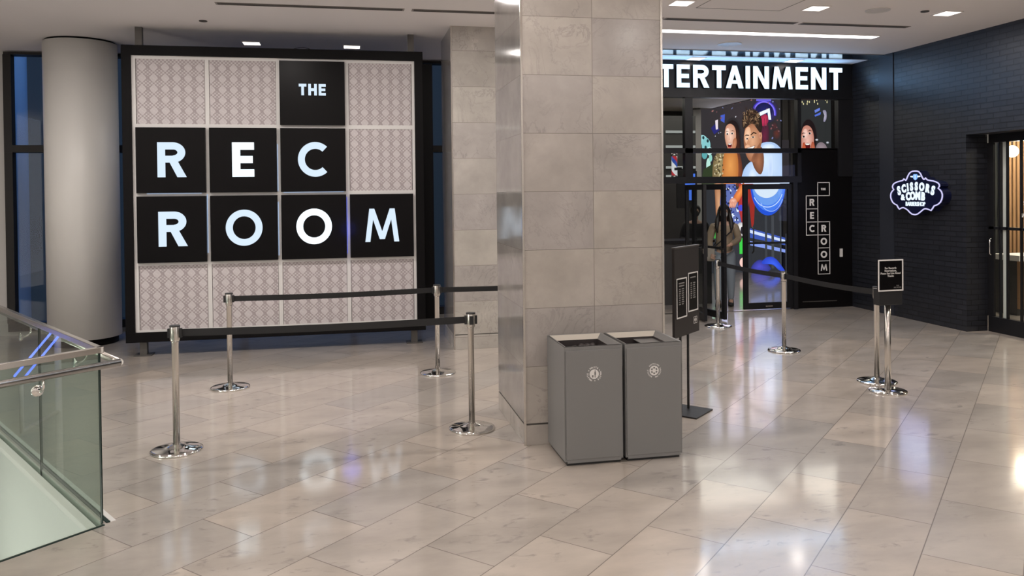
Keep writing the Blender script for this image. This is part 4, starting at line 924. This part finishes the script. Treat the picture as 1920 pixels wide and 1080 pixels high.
for i in range(12): random.seed(i + 50); p.ell(random.uniform(1502, 1552), random.uniform(186, 196), .9, 2.2, (225, 212, 160), 6)
p.build('picture', t)
area('screen_glow_lamp', (8.7, SY - .15, 2.4), 1.6, 14, (.75, .75, 1.0), (-PI / 2, 0, 0), 3.0)
# bits seen through the left panes
t = thing('shelf_unit', 'dark shelf unit with pale lit shelves behind the upper left pane', 'shelf', (6.6, 15.3, 0))
mb = MB(); mb.box(6.2, 6.95, 15.3, 15.7, 0, 3.4); mb.build('carcass', M_dark, t)
for z in (2.15, 2.33, 2.75, 3.05):
    mb = MB(); mb.box(6.3, 6.93, 15.27, 15.30, z, z + .05); mb.build('lit_shelf', em('shelf_light', (.9, .92, .88), .3), t)
# barber pole by the glass
t = thing('barber_pole', 'small red white and blue striped barber pole behind the glass', 'barber pole', (5.0, 11.8, 2.12))
def stripes():
    m, nt, b = mat('spiral_stripes'); L = nt.links.new
    tc = N(nt, 'ShaderNodeTexCoord'); sp = N(nt, 'ShaderNodeSeparateXYZ'); L(tc.outputs['Object'], sp.inputs[0])
    at = N(nt, 'ShaderNodeMath', operation='ARCTAN2'); L(sp.outputs[1], at.inputs[0]); L(sp.outputs[0], at.inputs[1])
    a = N(nt, 'ShaderNodeMath', operation='MULTIPLY_ADD'); L(sp.outputs[2], a.inputs[0]); a.inputs[1].default_value = 3.2
    d = N(nt, 'ShaderNodeMath', operation='DIVIDE'); L(at.outputs[0], d.inputs[0]); d.inputs[1].default_value = 2 * PI; L(d.outputs[0], a.inputs[2])
    fr = N(nt, 'ShaderNodeMath', operation='FRACT'); L(a.outputs[0], fr.inputs[0]); r = N(nt, 'ShaderNodeValToRGB'); r.color_ramp.interpolation = 'CONSTANT'; L(fr.outputs[0], r.inputs[0])
    e = r.color_ramp.elements; e[0].position = 0; e[0].color = (.75, .75, .78, 1); e[1].position = .5; e[1].color = (.5, .03, .04, 1)
    for q, c in ((.25, (.03, .08, .4, 1)), (.75, (.75, .75, .78, 1))): n = e.new(q); n.color = c
    L(r.outputs[0], b.inputs['Base Color']); L(r.outputs[0], b.inputs['Emission Color']); b.inputs['Emission Strength'].default_value = .5; return m
mb = MB(); mb.lathe([(.045, 0), (.045, .30)], 5.0, 11.8, 2.12, 20); mb.build('cylinder', stripes(), t)
mb = MB(); mb.lathe([(0, -.05), (.04, -.04), (.055, 0), (.045, .0)], 5.0, 11.8, 2.12, 20); mb.lathe([(.05, .30), (.055, .31), (.045, .34), (0, .40)], 5.0, 11.8, 2.12, 20); pc = mb.build('end_cap', M_brushed, t)
mb = MB(); mb.box(4.98, 5.02, 11.56, 11.8, 2.2, 2.24); mb.build('arm', M_alu, t)
# host desk with a blue screen and notice behind the glass
t = thing('host_desk', 'dark host desk with small notice behind the venue glass', 'desk', (5.35, 12.6, 0))
mb = MB(); mb.box(4.7, 5.9, 12.4, 12.9, 0, 1.02); mb.build('body', M_dark, t); mb = MB(); mb.box(4.66, 5.94, 12.36, 12.94, 1.02, 1.06); mb.build('top', M_alu, t)
t = thing('desk_monitor', 'small blue glowing monitor high behind the open venue door', 'monitor', (6.1, 14.2, 0))
mb = MB(); mb.box(6.06, 6.46, 14.18, 14.22, 1.55, 2.25); mb.build('housing', M_rubber, t); mb = MB(); mb.box(6.22, 6.42, 14.17, 14.18, 1.7, 2.2); mb.build('screen', em('monitor_blue', (.06, .16, .7), 1.0), t); mb = MB(); mb.box(6.24, 6.28, 14.2, 14.24, 0, 1.55); mb.build('pole', M_rubber, t)

# ------------------------------------------------------------------ badge sign on the brick wall
t = thing('badge_sign', 'ornate navy badge sign with glowing white lettering on black brick', 'sign', (XR, 9.86, 1.815))
pts = [(650, 195), (690, 198), (722, 212), (750, 245), (775, 300), (800, 335), (815, 333), (830, 312), (845, 328), (860, 345), (905, 355), (950, 363), (1000, 378), (1035, 398), (1052, 420), (1056, 448), (1035, 480), (1065, 505), (1088, 535), (1100, 575), (1100, 610), (1092, 650), (1070, 695), (1035, 728), (1000, 745), (970, 755), (945, 795), (920, 830), (880, 815), (840, 804), (810, 806), (785, 822), (740, 860), (700, 890), (665, 903), (640, 905), (600, 898), (565, 875), (525, 835), (490, 812), (450, 795), (420, 798), (375, 822), (352, 795), (330, 755), (290, 738), (255, 712), (230, 670), (217, 630), (215, 590), (222, 555), (240, 525), (275, 492), (255, 470), (250, 440), (260, 412), (282, 390), (315, 374), (350, 362), (400, 352), (440, 342), (458, 318), (475, 332), (492, 345), (508, 320), (525, 280), (548, 240), (575, 212), (610, 198)]
su, sv = 1.04 / 885, .61 / 710
U = [(-(a - 657) * su, -(b - 550) * sv) for a, b in pts]     # y offset (photo left is +y), z offset
CY, CZ_ = 9.86, 1.815
def ins(poly, k): return [(a * k, b * k) for a, b in poly]
mb = MB(); mb.prism([(CY + a, CZ_ + b) for a, b in ins(U, 1.04)], XR, XR - .12, 'x'); body = mb.build('body', M_navy, t)
mb = MB(); mb.tube([(XR - .125, CY + a, CZ_ + b) for a, b in U], .009, 8, closed=True); mb.build('outline_tube', M_outline, t)
def FB(y, z, rot=0): return Matrix.Translation((XR - .122, CY + y, CZ_ + z)) @ Matrix.Rotation(-PI / 2, 4, 'Z') @ Matrix.Rotation(PI / 2, 4, 'X') @ Matrix.Rotation(rot, 4, 'Z')
def arched(word, name, half, z0, drop, size, sx, big_ends=True, bold=.006):
    bm = bmesh.new(); n = len(word); us = []
    wt = {'I': .55, 'M': 1.3, 'O': 1.12, 'S': .9}; ws = [wt.get(c, 1.0) for c in word]; tot = sum(ws) - ws[0] / 2 - ws[-1] / 2
    for i, ch in enumerate(word):
        q = (sum(ws[:i]) + ws[i] / 2 - ws[0] / 2) / tot * 2 - 1
        z = z0 - drop * q * q; rot = -math.atan(2 * drop * q / half) * .8
        me = text('x', ch, size * (1.12 if big_ends and i in (0, n - 1) else 1.0), M_barberlight, None, FB(-q * half, z, rot), .004, bold, sx=sx); bm.from_mesh(me); bpy.data.meshes.remove(me)
    me = bpy.data.meshes.new(name); bm.to_mesh(me); bm.free(); me.materials.append(M_barberlight)
    o = bpy.data.objects.new(name, me); COL.objects.link(o); o.parent = t; me.transform(WM(t).inverted())
arched('SCISSORS', 'lit_letters', .340, .085, .06, .150, .80, bold=.0085)
arched('COMB', 'lit_letters', .150, -.045, .010, .148, .84, False, bold=.0085)
text('lit_letters', '&', .11, M_barberlight, t, FB(.262, -.066), .004, .006)
text('lit_letters', 'BARBERSHOP', .082, M_barberlight, t, FB(.005, -.158), .004, .0018, sx=.80)
M_emb = em('emblem_light', (.22, .45, .9), .9)
mb = MB(); mb.prism([(CY + a, CZ_ + b) for a, b in ((0, .175), (.035, .195), (.05, .235), (.03, .262), (-.03, .262), (-.05, .235), (-.035, .195))], XR - .121, XR - .126, 'x'); e_ = mb.build('emblem', M_emb, t)
mb = MB()
for s in (-1, 1): mb.prism([(CY + s * a, CZ_ + b) for a, b in ((.04, .215), (.10, .222), (.095, .238), (.045, .238))], XR - .121, XR - .126, 'x')
mb.box(XR - .128, XR - .126, CY - .006, CY + .006, CZ_ + .19, CZ_ + .25); mb.build('emblem_wings', M_barberlight, e_)
area('badge_glow_lamp', (XR - .16, 9.86, 1.815), 1.0, 1.5, (.45, .5, 1.0), (0, PI / 2, 0), .6)

# ------------------------------------------------------------------ barbershop front and interior
t = thing('barbershop_front', 'black framed folding glass doors of the barbershop in the brick wall', 'shop front', (8.2, 7.1, 0))
f = MB(); X_ = 8.2
f.box(X_, X_ + .1, 5.2, 9.04, 2.46, 2.57); f.box(X_ - .01, X_ + .08, 5.2, 9.04, 0, .20)
f.box(X_ - .0, X_ + .03, 8.96, 9.06, .2, 2.46)
f.box(X_ + .0, X_ + .03, 5.2, 9.04, 1.335, 1.37)
for y in (8.86, 8.745, 8.53, 8.1, 7.6, 7.0, 6.4, 5.8): f.box(X_, X_ + .03, y - .011, y + .011, .2, 2.46)
f.build('frame', M_alu, t)
mb = MB(); mb.box(X_ + .012, X_ + .018, 5.2, 8.96, .2, 2.46); mb.build('pane', M_glass, t)
mb = MB(); mb.box(X_ + .035, X_ + .04, 8.762, 8.842, .2, 2.46); tag(mb.build('edge_panel', M_white, t), 'pale vertical strip')
def FX(x, y, z): return Matrix.Translation((x, y, z)) @ Matrix.Rotation(-PI / 2, 4, 'Z') @ Matrix.Rotation(PI / 2, 4, 'X')
text('glass_lettering', 'SCISSORS\n& COMB\nBARBERSHOP', .075, M_decal, t, FX(X_ + .008, 8.40, 1.60), .0005, .001, sx=.6)
mb = MB(); mb.tube([(X_ - .03, 8.97, 1.0), (X_ - .05, 8.97, 1.02), (X_ - .05, 8.97, 1.2), (X_ - .03, 8.97, 1.22)], .008, 8); mb.build('pull_handle', M_chrome, t)
for nm, lab, x0, x1, y, z0, z1 in (('slatted_wall', 'tall wall of upright wooden slats inside the barbershop', 10.28, 12.4, 11.0, 0.0, 3.3),):
    t = thing(nm, lab, 'wall panel', (x0, y, 0)); mb = MB(); mb.box(x0, x1, y + .03, y + .06, z0, z1); mb.build('backing', M_dark, t)
    k = 0
    mb = MB(); x = x0
    while x < x1: mb.box(x, x + .045, y, y + .03, z0, z1); x += .078
    tag(mb.build('slats', M_wood, t), 'warm brown wooden slats')
t = thing('reception_counter', 'wood slatted counter with a pale top inside the barbershop', 'counter', (9.6, 9.6, 0))
mb = MB(); x = 9.55
while x < 11.4: mb.box(x, x + .05, 9.95, 10.0, .1, .80); x += .075
mb.build('slats', M_wood, t); mb = MB(); mb.box(9.55, 11.4, 10.0, 10.4, 0, .80); mb.build('body', M_dark, t); mb = MB(); mb.box(9.52, 11.44, 9.93, 10.44, .80, .88); mb.build('top', M_white, t)
t = thing('globe_lamp', 'glowing white globe lamp hanging inside the barbershop', 'lamp', (9.47, 10.0, 3.8))
mb = MB(); mb.sphere((9.47, 10.0, 2.40), .088); mb.build('globe', em('globe_light', (1, .93, .8), 3.0), t)
mb = MB(); mb.tube([(9.47, 10.0, 2.48), (9.47, 10.0, CZ)], .006, 6); mb.build('cord', M_rubber, t)
t2 = dup(t, (9.30, 9.35, 3.83), 0, 'second glowing globe lamp at the picture edge in the barbershop')
t2.location = (9.72, 9.75, 4.08)
point('globe_lamp_light', (9.5, 9.8, 2.2), 30, (1, .85, .65), .1)

# ------------------------------------------------------------------ outside the left window
t = thing('outdoor_column', 'pale blue-lit column outside the left window', 'column', (-5.3, 14.2, 0))
mb = MB(); mb.lathe([(.12, -2), (.12, 5.0)], -5.16, 14.2, 0, 24); mb.build('shaft', pm('outdoor_paint', (.22, .22, .20), .6), t)
mb = MB(); mb.lathe([(.2, -2), (.2, -1.85)], -5.10, 14.2, 0, 24); mb.build('collar', M_post, t)
area('outdoor_lamp', (-4.8, 13.2, 4.6), .6, 3, (.45, .65, 1.0), (math.radians(50), 0, 0))
M_bld = pm('dark_building', (.020, .012, .006), .8, spec=0.1)
t = thing('office_building', 'dark building across the street outside the left window', 'building', (-17, 40, -8))
mb = MB(); mb.box(-30, 4, 40, 52, -8.3, 5.9); mb.build('block', M_bld, t)
t2 = thing('glass_tower', 'grey green building outside the window strip right of the sign board', 'building', (6, 26, -8))
mb = MB(); mb.box(-9.5, 16, 26, 34, -8.3, 22); mb.build('block', pm('tower_paint', (.085, .048, .014), .6), t2)
mb = MB(); mb.box(-9.5, 16, 25.9, 26, 6.2, 8.8); mb.build('pale_band', pm('tower_band', (.30, .18, .06), .6), t2)
point('tower_fill_light', (5, 19, 5), 60, (.85, 1.0, .9), .3)  # added fill light on the tower, offsetting the blue of the sky
mb = MB(); mb.prism([(-24, 5.9), (-12.4, 5.9), (-13.2, 6.5), (-14.6, 7.1), (-17, 7.8), (-24, 8.2)], 39.9, 41, 'y'); mb.build('curved_roof', pm('roof_blue', (.02, .035, .07), .6), t)
mb = MB(); mb.tube([(-14.9 + .25 * i, 39.8, 7.1 - .02 * i * i) for i in range(9)], .09, 6); mb.build('roof_edge', M_white, t)
for i in range(5):
    mb = MB(); mb.box(-14.2 + (i % 2) * .4, -13.95 + (i % 2) * .4, 39.9, 40, 2.3 - .3 * (i // 2), 2.42 - .3 * (i // 2)); mb.build('lit_window', em('far_window', (.55, .65, 1.0), 1.2), t)
t = thing('street_sign', 'red glowing upright street sign seen through the left window', 'sign', (-14.9, 36, -8))
mb = MB(); mb.tube([(-12.6, 36.1, -8), (-12.6, 36.1, 6.6)], .04, 6); mb.build('mast', M_post, t)
for k in range(4):
    mb = MB(); mb.box(-12.72, -12.5, 36, 36.05, 5.5 + k * .26, 5.68 + k * .26); mb.build('red_letter', em('red_neon', (1.0, .02, .10), 1.6), t)
mb = MB(); mb.box(-12.68, -12.52, 36, 36.05, .9, 1.7); mb.build('red_letter', em('red_neon', (1.0, .02, .04), 1.6), t)
mb = MB(); mb.box(-60, 60, 12.4, 80, -8.2, -8.0); struct('floor_outdoor', mb, pm('asphalt', (.04, .04, .045), .8))
# blue neon beyond the stair opening, mirrored by the glass
t = thing('neon_tube', 'slanted pair of blue neon tubes reflected in the balustrade glass', 'neon light', (-3.8, 7.7, 0))
NEON = t

# ------------------------------------------------------------------ people
def skin(name, joints, edges, m, parent, sub=1, smooth=True):
    me = bpy.data.meshes.new(name); me.from_pydata([j[:3] for j in joints], edges, []); me.materials.append(m)
    o = bpy.data.objects.new(name, me); COL.objects.link(o); o.parent = parent
    sm = o.modifiers.new('skin', 'SKIN'); sm.use_smooth_shade = True; sm.branch_smoothing = .4
    me.skin_vertices.new() if not me.skin_vertices else None
    for i, j in enumerate(joints):
        r = j[3]; me.skin_vertices[0].data[i].radius = r if isinstance(r, tuple) else (r, r)
    me.skin_vertices[0].data[0].use_root = True
    s = o.modifiers.new('sub', 'SUBSURF'); s.levels = sub; s.render_levels = sub + 1
    return o
def person(x, y, rz, h, label, skin_m, top_m, leg_m, shoe_m, hair_m, mask_m, long_hair, arms, stride=.0):
    k = h / 1.62
    t = thing('person', label, 'person', (x, y, 0), rz)
    (le, lw), (re, rw) = arms
    J = [(0, 0, .90, (.13, .09)), (0, 0, 1.03, (.11, .08)), (0, 0, 1.20, (.135, .09)), (0, .01, 1.33, (.10, .065)), (0, 0, 1.38, .047), (0, -.01, 1.43, .045), (0, -.025, 1.475, (.062, .07)), (0, -.02, 1.535, (.072, .088)), (0, -.01, 1.585, (.06, .07))]
    E_ = [(0, 1), (1, 2), (2, 3), (3, 4), (4, 5), (5, 6), (6, 7), (7, 8)]
    legs = {}
    for s, fy in ((-1, -stride), (1, stride)):
        b = len(J); J += [(s * .09, 0, .84, .085), (s * .10, fy * .45 - .02, .48, .056), (s * .10, fy + .02, .09, .038), (s * .105, fy - .10, .035, (.04, .03))]; E_ += [(0, b), (b, b + 1), (b + 1, b + 2), (b + 2, b + 3)]; legs[s] = b
    A = {}
    for s, e, w_ in ((-1, le, lw), (1, re, rw)):
        b = len(J); J += [(s * .17, .01, 1.31, .052), (*e, .040), (*w_, .027)]; E_ += [(3, b), (b, b + 1), (b + 1, b + 2)]
        d = (Vector(w_) - Vector(e)).normalized(); side = d.cross(Vector((0, 0, 1))); side = side.normalized() if side.length > .05 else Vector((1, 0, 0)); nz = side.cross(d)
        pal = Vector(w_) + d * .06; c = len(J); J.append((*pal, (.034, .018))); E_.append((b + 2, c))
        for q, (off_, ln) in enumerate(((-.028, .062), (-.010, .072), (.009, .068), (.026, .054))):
            r0 = pal + side * off_ + d * .03; r1 = r0 + d * ln * .5 + nz * .006; r2 = r0 + d * ln * .85 + nz * .024
            n0 = len(J); J += [(*r0, .009), (*r1, .0085), (*r2, .007)]; E_ += [(c, n0), (n0, n0 + 1), (n0 + 1, n0 + 2)]
        r0 = pal - side * .036 - d * .02; r1 = r0 - side * .018 + d * .032; n0 = len(J); J += [(*r0, .010), (*r1, .008)]; E_ += [(c, n0), (n0, n0 + 1)]
        A[s] = b
    sc_ = lambda L: [(a * k, b * k, c * k, (tuple(v * k for v in r) if isinstance(r, tuple) else r * k)) for a, b, c, r in L]
    skin('body', sc_(J), E_, skin_m, t)
    g = lambda i, dr: (*J[i][:3], (tuple(v + dr for v in J[i][3]) if isinstance(J[i][3], tuple) else J[i][3] + dr))
    # top
    T = [(0, 0, .84, (.150, .115)), g(1, .032), g(2, .028), g(3, .024)]; TE = [(0, 1), (1, 2), (2, 3)]
    for s in (-1, 1):
        b = len(T); T += [g(A[s], .022), g(A[s] + 1, .020), g(A[s] + 2, .014)]; TE += [(3, b), (b, b + 1), (b + 1, b + 2)]
    tag(skin('jacket', sc_(T), TE, top_m, t), None)
    T = [(0, 0, .96, (.135, .10)), ]; TE = []
    for s in (-1, 1):
        i = legs[s]; b = len(T); T += [g(i, .014), g(i + 1, .020), (*J[i + 2][:3], .052)]; TE += [(0, b), (b, b + 1), (b + 1, b + 2)]
    skin('trousers', sc_(T), TE, leg_m, t)
    for s in (-1, 1):
        i = legs[s]; a = J[i + 2]; bq = J[i + 3]; mb = MB()
        Mx = Matrix.Translation((a[0] * k, (a[1] - .055) * k, 0))
        mb.lathe([(.0, .0), (.045, .0), (.05, .02), (.045, .06), (.036, .13), (0, .13)], 0, 0, 0, 16, M=Mx @ Matrix.Translation((0, .05 * k, 0)))
        mb.sphere((a[0] * k, (a[1] - .08) * k, .035), .05, 0, 14, 8, (.85, 2.0, .68)); mb.build('shoe', shoe_m, t, True)
    # head: hair, eyes, nose, ears
    z0 = 1.535 * k; mb = MB(); mb.sphere((0, .012 * k, z0 + .02 * k), .098 * k, 0, 22, 14, (.95, 1.05, 1.12))
    mb.v = [(v[0], v[1] if v[1] > -.052 * k or v[2] > z0 + .055 * k else max(v[1], -.052 * k), v[2]) for v in mb.v]
    if long_hair:
        for s in (-1, 1): mb.tube([(s * .072 * k, .03, z0 + .03 * k), (s * .090 * k, .01, z0 - .06 * k), (s * .108 * k, -.03, z0 - .16 * k), (s * .115 * k, -.06, z0 - .25 * k), (s * .10 * k, -.075, z0 - .34 * k)], [.028 * k, .030 * k, .038 * k, .034 * k, .010 * k], 10)
        mb.tube([(0, .06 * k, z0 + .02), (0, .085 * k, z0 - .1), (0, .09 * k, z0 - .28)], [.075 * k, .085 * k, .05 * k], 12)
    else: mb.sphere((0, .085 * k, z0 + .06 * k), .045 * k, 0, 12, 8)
    mb.build('hair', hair_m, t, True)
    mb = MB()
    for s in (-1, 1): mb.sphere((s * .03 * k, -.094 * k, z0 + .002), .009 * k, 0, 8, 6, (1.3, .6, .8))
    mb.build('eyes', M_rubber, t, True)
    mb = MB(); mb.sphere((0, -.078 * k, z0 - .045 * k), .060 * k, 0, 16, 10, (1.0, .80, .85)); mb.build('face_mask', mask_m, t, True)
    return t
M_skin = pm('skin', (.50, .30, .22), .5); M_tan = pm('tan_cloth', (.30, .23, .16), .8); M_jean = pm('pale_denim', (.24, .28, .33), .85); M_hair = pm('dark_hair', (.016, .012, .010), .45)
M_mask = pm('grey_mask', (.40, .38, .38), .8); M_blk = pm('black_cloth', (.015, .015, .017), .8)
pr = person(5.93, 12.0, math.radians(-26), 1.62, 'person with long dark hair, tan jacket and pale jeans in the open doorway', M_skin, M_tan, M_jean, M_blk, M_hair, M_mask, True,
       (((-.24, .03, 1.05), (-.20, -.10, .88)), ((.23, .02, 1.08), (.10, -.20, 1.02))), .13)
mb = MB(); mb.tube([(.16, .0, 1.36), (.10, -.135, 1.22), (-.04, -.15, 1.08), (-.17, -.12, .96)], .010, 8); mb.tube([(.16, 0, 1.36), (.06, .12, 1.25), (-.10, .12, 1.08), (-.18, .02, .96)], .010, 8)
tag(mb.build('bag_strap', M_blk, pr, True), 'black crossbody strap')
mb = MB(); mb.box(-.27, -.15, -.14, .10, .74, .97); mb.build('shoulder_bag', pm('light_bag', (.36, .32, .28), .7), pr, True, bevel=.02)
person(5.98, 13.2, math.radians(-20), 1.60, 'person in black clothes with dark hair and black mask standing behind the host desk', M_skin, M_blk, M_blk, M_blk, M_hair, M_blk, False,
       (((-.24, .03, 1.05), (-.14, -.16, .98)), ((.24, .03, 1.05), (.14, -.16, .98))), .0)

# neon position
mb = MB()
for a, b in (((-4.06, 7.79, .60), (-3.36, 7.56, .30)), ((-4.10, 7.72, .585), (-3.42, 7.50, .29))): mb.tube([a, b], .010, 8)
mb.build('tube_pair', em('neon_blue', (.12, .2, 1.0), 5.0), NEON)
mb = MB(); mb.tube([(-4.04, 7.74, .56), (-4.04, 7.74, -4.6)], .03, 8); mb.tube([(-4.04, 7.74, -.2), (-3.40, 7.53, -.2), (-3.40, 7.53, .28)], .02, 8); mb.build('mount', M_white, NEON)
